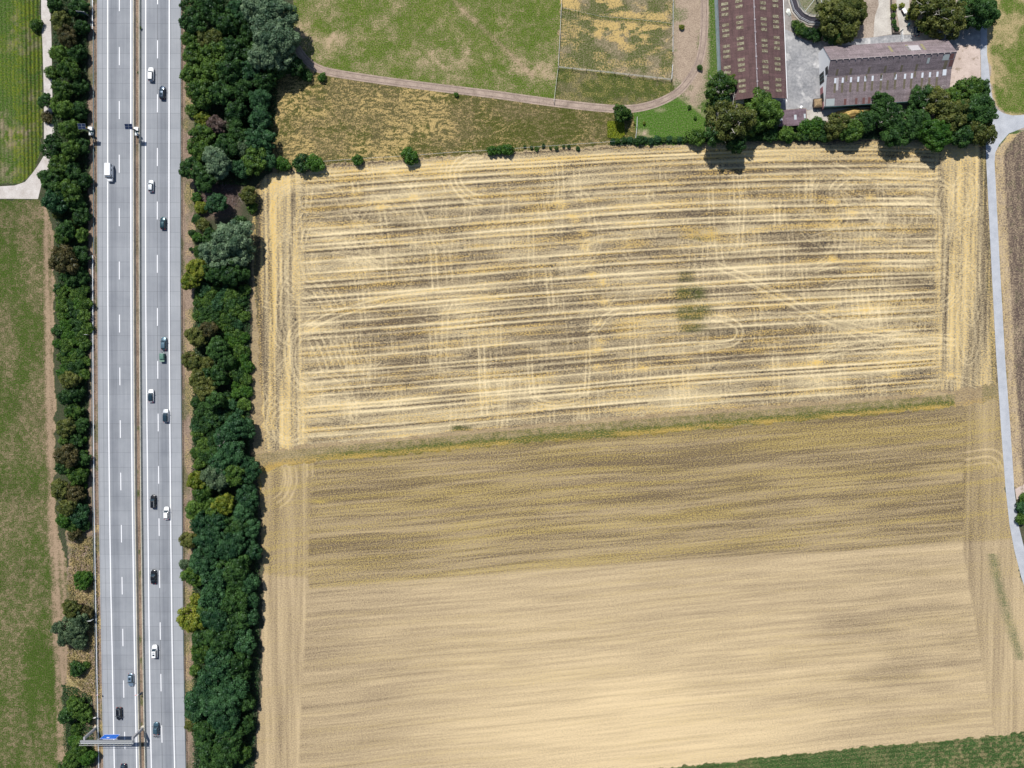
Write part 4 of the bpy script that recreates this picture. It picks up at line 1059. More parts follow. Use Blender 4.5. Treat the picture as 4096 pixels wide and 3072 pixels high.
car('car', 'all black saloon with glinting windscreen in the inner lane', 613, 2308, 'black', 1, 4.8, 1.86, 1.5, 'sedan', lane='rd')
car('car', 'white car with two dark sunroof panels', 618, 2607, 'white', 1, 4.7, 1.85, 1.62, 'suv', sunroof=2, lane='rd')
bikecar = car('car', 'grey blue car carrying bicycles on its rear, beside the gantry', 623, 2915, 'greyblue', 1, 4.3, 1.8, 1.52, 'hatch', lane='rd')
car('car', 'silver blue car with sunroof driving down the left carriageway', 522, 2721, 'silver', -1, 4.5, 1.8, 1.5, 'hatch', sunroof=1, lane='rd')
car('car', 'black car with pale roof rails just above the gantry', 475, 2856, 'black', -1, 4.5, 1.86, 1.62, 'suv', rails=True, lane='rd')
car('car', 'dark car cut off by the bottom edge of the photo', 493, 3081, 'navy', -1, 4.3, 1.8, 1.5, 'hatch', lane='rd')
car('parked_car', 'dark parked car half under trees beside the driveway', 3669, 117, 'navy', 1, 4.3, 1.76, 1.45, 'hatch', rz=0.03, group=None)

# campervan
q = P(437, 690, 1.3); a = PV(lx('ld', 650), 650); b_ = PV(lx('ld', 730), 730)
t = thing('campervan', 'tall white campervan with dark side windows on the left carriageway', 'campervan', (q[0], q[1], .03), math.pi - .02)
L, W, Hh = 5.7, 2.0, 2.6
st = []
for u in (0, .02, .08, .5, .80, .86, .93, .98, 1.0):
    y = -L / 2 + L * u
    w = W / 2 * (1 - .18 * max(0, (u - .82) / .18) ** 2) * (.96 if u < .01 else 1)
    zt = 1.25 if u < .80 else 1.25 - .25 * ((u - .8) / .2) ** 1.5
    st.append([(-w * .95, y, .35), (-w, y, .5), (-w, y, zt - .1), (-w * .93, y, zt), (0, y, zt + .03), (w * .93, y, zt), (w, y, zt - .1), (w, y, .5), (w * .95, y, .35)])
b = MB(); loft(b, st); b.build('body', PAINT['white'], t, True)
b = MB(); lo_ = ring_outline(-L / 2, L * .33, W * .97, .12); up = ring_outline(-L / 2 + .04, L * .20, W * .86, .14)
loft(b, [[(x, y, 1.2) for x, y in lo_], [(x, y, 2.0) for x, y in [((p[0] * .6 + r[0] * .4), (p[1] * .55 + r[1] * .45)) for p, r in zip(lo_, up)]], [(x, y, Hh - .1) for x, y in up]]); b.build('living_compartment', PAINT['white'], t)
b = MB(); b.prism(ring_outline(-L / 2, L * .215, W * .90, .16), Hh - .1, Hh); b.box((0, -.6, Hh + .04), (.5, .5, .08)); b.build('roof', PAINT['white'], t)
b = MB(); b.add([(-.86, L * .34, 1.27), (.86, L * .34, 1.27), (.82, L * .215, 2.45), (-.82, L * .215, 2.45)], [(0, 1, 2, 3)]); 
b.add([(-.86, L * .34, 1.24), (.86, L * .34, 1.24), (.82, L * .20, 2.45), (-.82, L * .20, 2.45)], [(3, 2, 1, 0)]); b.build('windscreen', M['glass'], t)
for s_ in (-1, 1):
    for yy, ll, nm in ((-2.3, .9, 'side_window'), (-.75, .7, 'side_window'), (1.25, .95, 'cab_window')):
        b = MB(); b.add([(s_ * W * .488, yy - ll / 2, 1.45), (s_ * W * .488, yy + ll / 2, 1.45), (s_ * W * .455, yy + ll / 2, 2.1), (s_ * W * .455, yy - ll / 2, 2.1)], [(0, 1, 2, 3) if s_ > 0 else (3, 2, 1, 0)])
        w_ = b.build(nm, M['glass'], t)
    for yy in (-L * .27, L * .33):
        b = MB(); b.tube((s_ * (W / 2 - .22), yy, .35), (s_ * (W / 2 + .01), yy, .35), .35, n=18); wh = b.build('wheel', M['rubber'], t)
        b = MB(); b.tube((s_ * (W / 2 - .02), yy, .35), (s_ * (W / 2 + .02), yy, .35), .2, n=12); b.build('rim', M['rim'], wh)
    b = MB(); b.box((s_ * (W / 2 + .14), L * .30, 1.45), (.24, .12, .3)); b.build('wing_mirror', M['black'], t)
    b = MB(); b.box((s_ * .72, L / 2 - .1, .85), (.35, .16, .2)); b.build('headlight', M['lens'], t)

# covered trailer
q = PV(654, 1430); t = thing('covered_trailer', 'small trailer with crumpled green tarpaulin hitched behind the slate blue car', 'trailer', (q.x, q.y, .03), 0)
b = MB(); b.box((0, .1, .55), (1.5, 2.7, .12)); b.tube((-.5, 1.4, .55), (0, 2.5, .5), .05); b.tube((.5, 1.4, .55), (0, 2.5, .5), .05); b.box((0, 1.55, .6), (1.5, .12, .12)); b.build('chassis', M['steel'], t)
tarp = blotchy('green_tarpaulin', (0.05, 0.13, 0.10), (0.16, 0.29, 0.235), s1=1.5, s2=5, rough=.5)
o_ = ring_outline(-.75, 1.35, 1.55, .12); i_ = ring_outline(-.6, 1.2, 1.2, .15)
b = MB(); loft(b, [[(x, y, .6) for x, y in o_], [(x * 1.02, y, 1.3) for x, y in o_], [(x + .05 * math.sin(y * 9), y, 1.55 + .08 * math.sin(x * 6 + y * 4)) for x, y in i_]]); b.build('tarpaulin', tarp, t, True)
b = MB(); b.prism(ring_outline(-1.45, -.80, 1.6, .08), .6, 1.15); b.build('rear_box', simple('pale_green_box', (.17, .27, .215), .5), t)
for s_ in (-1, 1):
    b = MB(); b.tube((s_ * .74, 0, .3), (s_ * .92, 0, .3), .3, n=16); wh = b.build('wheel', M['rubber'], t)
    b = MB(); b.tube((s_ * .86, 0, .3), (s_ * .94, 0, .3), .16, n=12); b.build('rim', M['rim'], wh)
b = MB(); b.tube((-.45, 1.75, .35), (-.45, 1.95, .35), .18, n=12); b.build('jockey_wheel', M['rubber'], t)

# bicycles on the rear rack
b = MB()
for x in (-.35, .35): b.tube((x, -2.1, .6), (x, -2.75, .62), .03)
b.tube((-.6, -2.3, .64), (.6, -2.3, .64), .03); b.tube((-.6, -2.65, .64), (.6, -2.65, .64), .03); b.build('bicycle_rack', M['steel'], bikecar)
def bicycle(label, y, rz, mat):
    base = bikecar.matrix_basis @ Vector((0, y, .66))
    t = thing('bicycle', label, 'bicycle', base, bikecar.rotation_euler.z + rz, 'bicycles on the rear rack')
    for x in (-.52, .52):
        b = MB(); n = 18
        for i in range(n):
            a0, a1 = 2 * math.pi * i / n, 2 * math.pi * (i + 1) / n
            b.tube((x + .33 * math.cos(a0), 0, .33 + .33 * math.sin(a0)), (x + .33 * math.cos(a1), 0, .33 + .33 * math.sin(a1)), .022, n=5)
        for i in range(0, n, 3): b.tube((x, 0, .33), (x + .32 * math.cos(2 * math.pi * i / n), 0, .33 + .32 * math.sin(2 * math.pi * i / n)), .005, n=3)
        b.build('wheel', M['rubber'], t)
    b = MB()
    for p, q_ in (((-.52, 0, .33), (-.15, 0, .75)), ((-.15, 0, .75), (.38, 0, .78)), ((-.05, 0, .3), (.38, 0, .72)), ((-.05, 0, .3), (-.18, 0, .85)), ((-.52, 0, .33), (-.05, 0, .3)), ((.52, 0, .33), (.36, 0, .9))): b.tube(p, q_, .022, n=6)
    b.build('frame', mat, t)
    b = MB(); b.tube((.36, -.28, .95), (.36, .28, .95), .016, n=6); b.build('handlebar', M['black'], t)
    b = MB(); b.box((-.2, 0, .9), (.26, .14, .05)); b.build('saddle', M['black'], t)
bicycle('dark bicycle nearest the grey blue car on its rear rack', -2.38, 0.06, simple('dark_red_frame', (.12, .02, .03), .4))
bicycle('outer bicycle with teal frame on rear rack of the grey blue car', -2.66, math.pi - .05, simple('teal_frame', (.03, .16, .18), .4))

# ------------------------------------------------------------------ farm buildings
def corr_mat(name, c0, c1, c2, pitch=.9, lich=(0.45, 0.40, 0.36), amt=.55, axis=0):
    m, nt, out = mat_new(name); N = NT(nt); co = N.coord('UV')
    sp = N.n('ShaderNodeSeparateXYZ'); N.l(co, sp.inputs[0])
    w = N.math('SINE', N.math('MULTIPLY', sp.outputs[0], 2 * math.pi / .30))
    a = N.noise(N.mapping(co, (.15, 1, 1)), .8, 4, .6); g = N.noise(co, 2.4, 3, .75)
    ex = N.n('ShaderNodeAttribute'); ex.attribute_name = 'edge'
    t = N.math('DIVIDE', N.math('SUBTRACT', N.math('ADD', N.math('MULTIPLY', a, .5), N.math('MULTIPLY', g, .5)), .38), .24, clamp=True)
    c = N.mix(t, c0, c1)
    sh = N.n('ShaderNodeTexBrick'); sh.inputs['Scale'].default_value = 1.0; sh.inputs['Color1'].default_value = (.86, .86, .86, 1); sh.inputs['Color2'].default_value = (1.12, 1.1, 1.12, 1)
    sh.inputs['Mortar'].default_value = (.5, .5, .5, 1); sh.inputs['Mortar Size'].default_value = .018; sh.inputs['Brick Width'].default_value = 1.0; sh.inputs['Row Height'].default_value = 2.3; sh.offset = 0
    N.l(co, sh.inputs['Vector'])
    c = N.mix(1.0, c, sh.outputs[0], 'MULTIPLY')
    li = N.math('DIVIDE', N.math('SUBTRACT', N.noise(co, 5.0, 2, .7), .60 - 0.0), .10, clamp=True)
    li2 = N.math('MULTIPLY', li, N.math('MULTIPLY_ADD', ex.outputs['Fac'], 1.0, amt), clamp=True)
    c = N.mix(li2, c, lich)
    dk = N.math('DIVIDE', N.math('SUBTRACT', N.noise(co, 4.2, 2, .7), .55), .1, clamp=True)
    c = N.mix(N.math('MULTIPLY', dk, N.math('MULTIPLY_ADD', ex.outputs['Fac'], .8, .15), clamp=True), c, c2)
    N.bsdf(out, c, .85, 0, .2, 0, N.bump(w, .5, .05))
    return m

def roof_face(name, a, b, c, d, mat, parent, edgef=None, nu=60, nv=24, thick=.12):
    """a-b along the ridge, d-c along the eave; a real slab with thickness, UV in metres"""
    a, b, c, d = map(Vector, (a, b, c, d)); V = []; UVs = []; E = []
    Lu = (b - a).length; Lv = (d - a).length
    for j in range(nv + 1):
        for i in range(nu + 1):
            u, v = i / nu, j / nv
            V.append((a.lerp(b, u)).lerp(d.lerp(c, u), v)); UVs.append((u * Lu, v * Lv)); E.append(edgef(u, v) if edgef else 0)
    Q = [(j * (nu + 1) + i, j * (nu + 1) + i + 1, (j + 1) * (nu + 1) + i + 1, (j + 1) * (nu + 1) + i) for j in range(nv) for i in range(nu)]
    nrm = (b - a).cross(d - a)
    if nrm.z < 0: Q = [q[::-1] for q in Q]
    n0 = len(V)
    for k in (a, b, c, d): V.append(k - Vector((0, 0, thick))); UVs.append((0, 0)); E.append(0)
    cn = [0, nu, nv * (nu + 1) + nu, nv * (nu + 1)]
    for k in range(4): Q.append((cn[k], cn[(k + 1) % 4], n0 + (k + 1) % 4, n0 + k))
    Q.append((n0, n0 + 3, n0 + 2, n0 + 1))
    me = np_mesh(name, V, Q, mat); at = me.attributes.new('edge', 'FLOAT', 'POINT'); at.data.foreach_set('value', np.array(E, np.float32))
    uv = me.uv_layers.new(name='UVMap'); arr = np.array(UVs, np.float32)[np.array(Q).ravel()]; uv.data.foreach_set('uv', arr.ravel())
    return link(bpy.data.objects.new(name, me), parent)

skymat = blotchy('mossy_skylight', (0.13, 0.105, 0.07), (0.36, 0.34, 0.24), (0.09, 0.07, 0.05), s1=1.8, s2=5, lo=.44, hi=.60)
# --- large barn
ez, rz_ = 4.3, 7.3
SW, SE_ = PV(2889, 408, ez), PV(3148, 394, ez)
dW = PV(2872, 0, ez) - SW; ax = dW.normalized()
Lb = 62.0
o0 = Vector(((SW.x + SE_.x) / 2, (SW.y + SE_.y) / 2, 0))
barn = thing('barn', 'long barn with wide maroon corrugated roof and rows of pale skylights', 'barn', o0)
def R_(v): return Vector(v) - o0
rS = (SW + SE_) / 2 + Vector((0, 0, rz_ - ez)); 
NW, NE, rN = SW + ax * Lb, SE_ + ax * Lb, rS + ax * Lb
rm = corr_mat('maroon_corrugated_roof', (0.085, 0.052, 0.052), (0.15, 0.09, 0.088), (0.045, 0.03, 0.028), lich=(.32, .26, .26), amt=.25)
roof = roof_face('roof', R_(rS), R_(rN), R_(NW), R_(SW), rm, barn, lambda u, v: sstep(.72, .86, v) * 1.0 * 1.0, 80, 30)
roof2 = roof_face('roof', R_(rS), R_(rN), R_(NE), R_(SE_), rm, barn, lambda u, v: sstep(.72, .9, v) * 1.0 + .35 * math.exp(-((v - .3) / .2) ** 2), 80, 30)
b = MB(); b.tube(R_(rS) + Vector((0, 0, .02)), R_(rN) + Vector((0, 0, .02)), .16, n=8)
for i in range(0, 62, 4): p = R_(rS) + ax * (i + 1); b.box(p + Vector((0, 0, .14)), (.55, .5, .25))
b.build('ridge_cap', blotchy('ridge_tiles', (.22, .18, .19), (.45, .42, .45), s1=1.5, s2=6), barn)
wallm = blotchy('barn_render', (0.34, 0.42, 0.47), (0.52, 0.60, 0.64), (.25, .30, .30), s1=.4, s2=3)
wi = Vector((1, 0, 0)) * .45
b = MB()
def quadwall(b, p, q_, h0, h1, th=.25):
    p = Vector(p); q_ = Vector(q_); d = (q_ - p).normalized(); n_ = Vector((-d.y, d.x, 0)) * th
    b.add([(p.x, p.y, h0), (q_.x, q_.y, h0), (q_.x, q_.y, h1), (p.x, p.y, h1), (p.x + n_.x, p.y + n_.y, h0), (q_.x + n_.x, q_.y + n_.y, h0), (q_.x + n_.x, q_.y + n_.y, h1), (p.x + n_.x, p.y + n_.y, h1)],
          [(0, 1, 2, 3), (7, 6, 5, 4), (0, 4, 5, 1), (3, 2, 6, 7), (1, 5, 6, 2), (0, 3, 7, 4)])
iW, iE = R_(SW) + Vector((.35, .6, 0)), R_(SE_) + Vector((-.35, .6, 0))
quadwall(b, iW, iW + ax * (Lb - 1), 0, 4.25); b.build('wall', wallm, barn)
b = MB(); quadwall(b, iE + ax * (Lb - 1), iE, 0, 4.25); b.build('wall', wallm, barn)
b = MB(); mid = (iW + iE) / 2
b.add([(iW.x, iW.y, 0), (iE.x, iE.y, 0), (iE.x, iE.y, 4.2), (mid.x, mid.y, 7.1), (iW.x, iW.y, 4.2)], [(0, 1, 2, 3, 4)])
b.add([(iW.x, iW.y + .2, 0), (iE.x, iE.y + .2, 0), (iE.x, iE.y + .2, 4.2), (mid.x, mid.y + .2, 7.1), (iW.x, iW.y + .2, 4.2)], [(4, 3, 2, 1, 0)]); b.build('gable', wallm, barn)
b = MB(); b.box((mid.x, mid.y - .05, 1.9), (4.4, .12, 3.8)); dr = b.build('door', blotchy('barn_door_wood', (.08, .06, .05), (.16, .12, .10), s1=1, s2=5), barn)
b = MB(); b.box((mid.x, mid.y - .13, 1.9), (.08, .06, 3.6)); b.box((mid.x, mid.y - .13, 3.7), (4.4, .06, .1)); b.build('door_rail', M['steel_dark'], dr)
for (p, sgn) in ((SW, -1), (SE_, 1)):
    b = MB(); b.tube(R_(p) + Vector((sgn * .1, 0, -.08)), R_(p) + ax * Lb + Vector((sgn * .1, 0, -.08)), .11, n=8); b.build('gutter', M['steel_bright'] if sgn > 0 else M['steel_dark'], barn)
slW = (R_(SW) - R_(rS)); slE = (R_(SE_) - R_(rS)); nu_ = 0
for slv, fr in ((slW, (.405, .64 - .0)), (slE, (.30, .0))):
    pass
up = Vector((0, 0, .05))
for slv, rows in ((slW, (.82, .42)), (slE, (.16 + .14, .72))):
    for r_ in rows:
        for k in range(7):
            for j in range(3):
                s0 = 1.3 + k * 6.9 + j * 1.72 + (1.2 if r_ in (.42, .72) else 0.0) - (.6 if slv is slW and r_ == .82 else 0)
                if s0 > 38: continue
                c = R_(rS) + slv * r_ + ax * s0 + up
                e1 = ax * .48; e2 = slv.normalized() * (1.1)
                nn = ax.cross(slv).normalized(); nn = nn if nn.z > 0 else -nn
                V = [c - e1 - e2, c + e1 - e2, c + e1 + e2, c - e1 + e2]; V += [v + nn * .03 for v in V]
                mesh_obj('skylight', V, [(0, 1, 2, 3), (4, 5, 6, 7), (0, 1, 5, 4), (1, 2, 6, 5), (2, 3, 7, 6), (3, 0, 4, 7)], skymat, roof if slv is slW else roof2)
# yard lamp on the barn corner
p = PV(3146, 402, 5.0); t = thing('yard_lamp', 'small white lamp on an arm at the barn corner', 'lamp', (p.x, p.y - .0, 0))
b = MB(); b.tube((-.9, .5, 0), (-.9, .5, 4.8), .05); b.tube((-.9, .5, 4.8), (0, 0, 5.0), .035); b.build('arm', M['steel'], t)
b = MB(); b.prism(ring_outline(-.35, .35, .3, .12), 4.92, 5.06); b.build('lamp_head', M['white'], t)

# --- second barn with white gable
def BP(px, py, z): return PV(px, py, z)
zN, zR, zB, zS = 4.0, 8.7, 5.6, 3.2
dirn = (PV(3828, 207, zR) - PV(3322, 239, zR)); L2_ = dirn.length; dirn.normalize()
g0 = PV(3322, 239, zR)
n2 = Vector((dirn.y, -dirn.x, 0))   # points south
A_N = PV(3296, 187, zN); A_B = PV(3313, 307, zB); A_S = PV(3305, 427, zS)
# keep the gable in one vertical plane
def proj(v): d = v - g0; return g0 + n2 * d.dot(n2) + Vector((0, 0, v.z - g0.z))
A_N, A_B, A_S = proj(A_N), proj(A_B), proj(A_S)
o1 = Vector((g0.x, g0.y, 0)); barn2 = thing('barn', 'shorter barn with white gable end and patched grey pink roof', 'barn', o1)
def R2(v): return Vector(v) - o1
pink = corr_mat('pink_grey_cement_sheets', (0.145, 0.118, 0.125), (0.29, 0.24, 0.255), (.09, .075, .065), lich=(.52, .46, .46), amt=.35)
D2 = dirn * L2_
rfN = roof_face('roof', R2(g0), R2(g0 + D2), R2(A_N + D2), R2(A_N), pink, barn2, lambda u, v: .3, 60, 12)
rfM = roof_face('roof', R2(g0), R2(g0 + D2), R2(A_B + D2), R2(A_B), pink, barn2, lambda u, v: .1, 60, 12)
rfS = roof_face('roof', R2(A_B), R2(A_B + D2), R2(A_S + D2), R2(A_S), pink, barn2, lambda u, v: .35, 60, 20)
b = MB(); b.tube(R2(g0) + Vector((0, 0, .03)), R2(g0 + D2) + Vector((0, 0, .03)), .12, n=8)
for i in range(1, 20): b.box(R2(g0) + dirn * (i * L2_ / 20) + n2 * .25 + Vector((0, 0, -.0)), (.3, .3, .12))
b.build('ridge_cap', blotchy('pale_ridge', (.30, .25, .25), (.46, .40, .40), s1=2, s2=6), barn2)
def on_slope(A, B, u, v): return R2(A.lerp(B, v)) + dirn * (u * L2_)
def panel(nm, A, B, u0, v0, du, dv, mat, par, lift=.03):
    c = [on_slope(A, B, u0, v0), on_slope(A, B, u0 + du, v0), on_slope(A, B, u0 + du, v0 + dv), on_slope(A, B, u0, v0 + dv)]
    lo = [v + Vector((0, 0, lift * .3)) for v in c]; hi = [v + Vector((0, 0, lift)) for v in c]
    return mesh_obj(nm, lo + hi, [(3, 2, 1, 0), (4, 5, 6, 7), (0, 1, 5, 4), (1, 2, 6, 5), (2, 3, 7, 6), (3, 0, 4, 7)], mat, par)
darkp = blotchy('dark_translucent_sheet', (.10, .09, .06), (.18, .155, .11), s1=1.5, s2=6)
brightp = simple('clear_skylight', (.62, .66, .72), .3, var=.15); greyp = simple('new_grey_sheet', (.36, .40, .40), .6)
maroonp = simple('maroon_sheet', (.14, .065, .06), .7); lightp = simple('light_sheet', (.42, .40, .42), .7, var=.2)
us = [.06, .12, .186, .245, .302, .36, .43, .485, .545, .62, .675, .76, .82, .88]
for i, u in enumerate(us):
    panel('dark_panel', A_B, A_S, u, .24, .017, .32, darkp, rfS)
    if i not in (7,): panel('skylight', A_B, A_S, u + .001, .06, .016, .17, brightp, rfS)
for u in (.045, .155, .30, .43, .56, .68): panel('dark_panel', g0, A_B, u + .02, .58, .018, .38, darkp, rfM)
for u in (.17, .33, .45, .56, .72): panel('dark_panel', A_B, A_S, u - .02, -0.0, .015, .2, darkp, rfS)
panel('light_panel', A_B, A_S, .078, .05, .018, .42, lightp, rfS); panel('light_panel', A_B, A_S, .93, .0, .03, .2, brightp, rfS)
panel('light_panel', A_B, A_S, .004, .74, .07, .24, greyp, rfS)
for u in (.15, .24, .30, .345, .41, .47, .52): panel('red_panel', A_B, A_S, u, .77, .02, .21, maroonp, rfS)
for u in (.50, .64, .76): panel('dark_panel', g0, A_N, u, .30, .02, .45, simple('olive_sheet', (.24, .22, .12), .7), rfN)
panel('light_panel', g0, A_N, .64, .30, .10, .38, lightp, rfN)
panel('light_panel', g0, A_B, .90, .12, .05, .33, greyp, rfM); panel('red_panel', g0, A_B, .955, .1, .03, .3, maroonp, rfM); panel('red_panel', g0, A_B, .965, .45, .03, .4, maroonp, rfM); panel('dark_panel', g0, A_B, .925, .48, .025, .5, darkp, rfM); panel('light_panel', g0, A_B, .78, .25, .02, .33, greyp, rfM)
whitew = simple('white_render', (.90, .90, .90), .7, var=.03); redw = simple('faded_red_boards', (.36, .16, .17), .8, var=.2)
inn = dirn * .10
def W2(v, z): v = R2(v) + inn; return Vector((v.x, v.y, z))
pN, pR, pB, pS = A_N - n2 * -.5, g0, A_B, A_S - n2 * .4
b = MB(); z_off = .10
for off in (Vector((0, 0, 0)), dirn * .25):
    ring = [W2(pN, 0) + off, W2(pS, 0) + off, W2(pS, zS - .05) + off, W2(pB, zB - z_off) + off, W2(pR, zR - z_off) + off, W2(pN, zN - .05) + off]
    b.add(ring, [(0, 1, 2, 3, 4, 5)])
gable = b.build('gable', whitew, barn2)
def gpanel(nm, y0, y1, z0, z1, mat, par, out=.06):
    """panel on the gable: y0..y1 metres south of the ridge"""
    c = [R2(g0) + n2 * y0, R2(g0) + n2 * y1]
    vs = []
    for e in (0, -out):
        vs += [Vector((p.x, p.y, z)) + inn + dirn * e for p, z in ((c[0], z0), (c[1], z0), (c[1], z1), (c[0], z1))]
    return mesh_obj(nm, vs, [(0, 1, 2, 3), (7, 6, 5, 4), (0, 4, 5, 1), (1, 5, 6, 2), (2, 6, 7, 3), (3, 7, 4, 0)], mat, par)
gpanel('lower_boards', 6.0, 13.4, 0.0, 2.1, redw, gable)
gpanel('barn_door', 1.4, 4.9, 0.1, 3.3, M['black'], gable, .07)
dd = gpanel('hayloft_opening', 1.0, 3.4, 4.6, 6.4, M['black'], gable, .08)
for yy in (2.5, 3.7): gpanel('door_bar', yy, yy + .1, .1, 3.3, simple('door_bar_green', (.2, .35, .34), .5), gable, .10)
gpanel('side_door', 8.2, 11.0, 0.05, 2.3, M['black'], gable, .10)
b = MB(); quadwall(b, W2(pN, 0), W2(pN, 0) + D2 - dirn * .4, 0, zN - .1); b.build('wall', whitew, barn2)
b = MB(); quadwall(b, W2(pS, 0) + D2 - dirn * .4, W2(pS, 0), 0, zS - .1); b.build('wall', blotchy('teal_boards', (.05, .09, .10), (.10, .16, .17), s1=1, s2=5), barn2)
b = MB()
for off in (Vector((0, 0, 0)), -dirn * .25):
    e = D2 - dirn * .35 + off
    b.add([W2(pN, 0) + e, W2(pS, 0) + e, W2(pS, zS - .05) + e, W2(pB, zB - z_off) + e, W2(pR, zR - z_off) + e, W2(pN, zN - .05) + e], [(0, 1, 2, 3, 4, 5)])
b.build('gable', whitew, barn2)
b = MB(); b.tube(R2(A_S) + Vector((0, 0, -.08)), R2(A_S + D2) + Vector((0, 0, -.08)), .09, n=8); b.tube(R2(A_S) + Vector((0, 0, -.08)), Vector((R2(A_S).x, R2(A_S).y, 0)), .06, n=8); b.build('gutter', simple('teal_gutter', (.05, .2, .22), .5), barn2)
# opened flap door leaning at the gable
q0 = R2(g0) + n2 * 11.2 + inn
b = MB(); b.add([q0 + Vector((-.1, 0, .1)), q0 - dirn * 1.5 + n2 * 1.0 + Vector((0, 0, .1)), q0 - dirn * 1.5 + n2 * 1.0 + Vector((0, 0, 2.2)), q0 + Vector((-.1, 0, 2.3))], [(0, 1, 2, 3), (3, 2, 1, 0)]); b.build('open_door', simple('grey_green_door', (.2, .25, .24), .6), barn2)

# --- small shed
c1, c2, c3, c4 = PV(3061, 446, 2.9), PV(3224, 434, 2.9), PV(3228, 499, 2.3), PV(3061, 509, 2.3)
o2 = Vector((c1.x + c3.x, c1.y + c3.y, 0)) / 2; shed = thing('shed', 'small shed with rusty maroon lean-to roof and pale skylights below the large barn', 'shed', o2)
sr = corr_mat('rusty_shed_sheets', (0.11, 0.075, 0.085), (0.24, 0.18, 0.21), (.06, .04, .035), lich=(.42, .34, .32), amt=.45)
a_, b_, c_, d_ = [p - o2 for p in (c1, c2, c3, c4)]
rf = roof_face('roof', a_, b_, c_, d_, sr, shed, lambda u, v: .5 * sstep(.5, .9, v), 40, 16)
def shp(u0, v0, du, dv, mat):
    f = lambda u, v: a_.lerp(b_, u).lerp(d_.lerp(c_, u), v)
    c = [f(u0, v0), f(u0 + du, v0), f(u0 + du, v0 + dv), f(u0, v0 + dv)]
    mesh_obj('skylight', [v + Vector((0, 0, .01)) for v in c] + [v + Vector((0, 0, .04)) for v in c], [(3, 2, 1, 0), (4, 5, 6, 7), (0, 1, 5, 4), (1, 2, 6, 5), (2, 3, 7, 6), (3, 0, 4, 7)], mat, rf)
pale = simple('pale_skylight', (.48, .52, .54), .5, var=.12)
shp(.355, .36, .06, .28, pale); shp(.70, .34, .06, .30, pale); shp(.935, .32, .045, .27, pale); shp(.94, .62, .05, .36, lightp)
b = MB(); ins = .25
P4 = [Vector((a_.x + ins, a_.y - ins, 0)), Vector((b_.x - ins, b_.y - ins, 0)), Vector((c_.x - ins, c_.y + ins, 0)), Vector((d_.x + ins, d_.y + ins, 0))]
b.add(P4 + [p + Vector((0, 0, 2.6 if i < 2 else 2.15)) for i, p in enumerate(P4)], [(0, 1, 5, 4), (1, 2, 6, 5), (2, 3, 7, 6), (3, 0, 4, 7)]); b.build('wall', blotchy('dark_boards', (.06, .05, .05), (.14, .11, .10), s1=1, s2=4), shed)

# --- muck trailer, straw heap, yard things
q = PV(3271, 413, 1.2); t = thing('muck_trailer', 'open trailer heaped with brown muck beside the white barn gable', 'trailer', (q.x, q.y, 0), .06)
b = MB()
for s_ in (-1, 1): b.box((s_ * 1.35, 0, 1.15), (.08, 2.9, .9)); b.box((0, s_ * 1.42, 1.15), (2.7, .08, .9))
b.box((0, 0, .75), (2.7, 2.85, .1)); b.build('body', simple('rusty_steel', (.13, .09, .07), .8), t)
V = []; n = 14
for j in range(n + 1):
    for i in range(n + 1):
        x = (i / n - .5) * 2.6; y = (j / n - .5) * 2.75; e = max(abs(i / n - .5), abs(j / n - .5)) * 2
        V.append((x, y, 1.45 + .55 * (1 - e ** 3) + random.uniform(-.05, .05)))
mesh_obj('muck', V, [(j * (n + 1) + i, j * (n + 1) + i + 1, (j + 1) * (n + 1) + i + 1, (j + 1) * (n + 1) + i) for j in range(n) for i in range(n)], blotchy('brown_muck', (.20, .14, .08), (.40, .29, .17), s1=2, s2=8), t)
for s_ in (-1, 1):
    b = MB(); b.tube((s_ * 1.1, -.2, .42), (s_ * 1.36, -.2, .42), .42, n=16); b.build('wheel', M['rubber'], t)
b = MB(); b.tube((-.4, -1.4, .7), (.2, -2.6, .5), .06); b.tube((.5, -1.4, .7), (.2, -2.6, .5), .06); b.build('drawbar', M['steel_dark'], t)
def heap(name, label, cat, cx, cy, rx, ry, h, mat, seed, rz=0, kind=None, n=26):
    V = []; Fq = []; rr_ = random.Random(seed); ph = [rr_.uniform(0, 6) for _ in range(6)]
    for j in range(n + 1):
        for i in range(n + 1):
            x = (i / n - .5) * 2; y = (j / n - .5) * 2
            d = math.hypot(x, y); a = math.atan2(y, x); e = 1 + .12 * math.sin(3 * a + ph[0]) + .1 * math.sin(5 * a + ph[1])
            z = max(-.15, h * (1 - (d / e) ** 2) ** 1.0 if d < e else -.15) + (h * .10 * math.sin(x * 7 + ph[2]) * math.sin(y * 6 + ph[3]) + rr_.uniform(-.06, .06) * h if d < e * .96 else 0)
            V.append((x * rx, y * ry, z))
    Fq = [(j * (n + 1) + i, j * (n + 1) + i + 1, (j + 1) * (n + 1) + i + 1, (j + 1) * (n + 1) + i) for j in range(n) for i in range(n)]
    o = mesh_obj(name, V, Fq, mat, None, True); p = PV(cx, cy); o.location = p; o.rotation_euler.z = rz
    return tag(o, label, cat, None, kind)
strawm = blotchy('loose_straw', (.36, .23, .07), (.70, .50, .20), s1=1, s2=7, bump=.8)
heap('straw_heap', 'golden straw heap between the patched barn roof and the trees', 'straw heap', 3412, 452, 6.2, 1.7, 1.7, strawm, 4, .12)
heap('covered_heap', 'pale white sheeted mound beside the ring shaped horse walker', 'covered heap', 3154, 50, .85, 1.35, .8, simple('white_sheeting', (.72, .74, .68), .6, var=.1), 6, .3)
q = PV(3202, 430); t = thing('wheelbarrow', 'small white wheelbarrow on the yard above the shed roof', 'wheelbarrow', q, -.5)
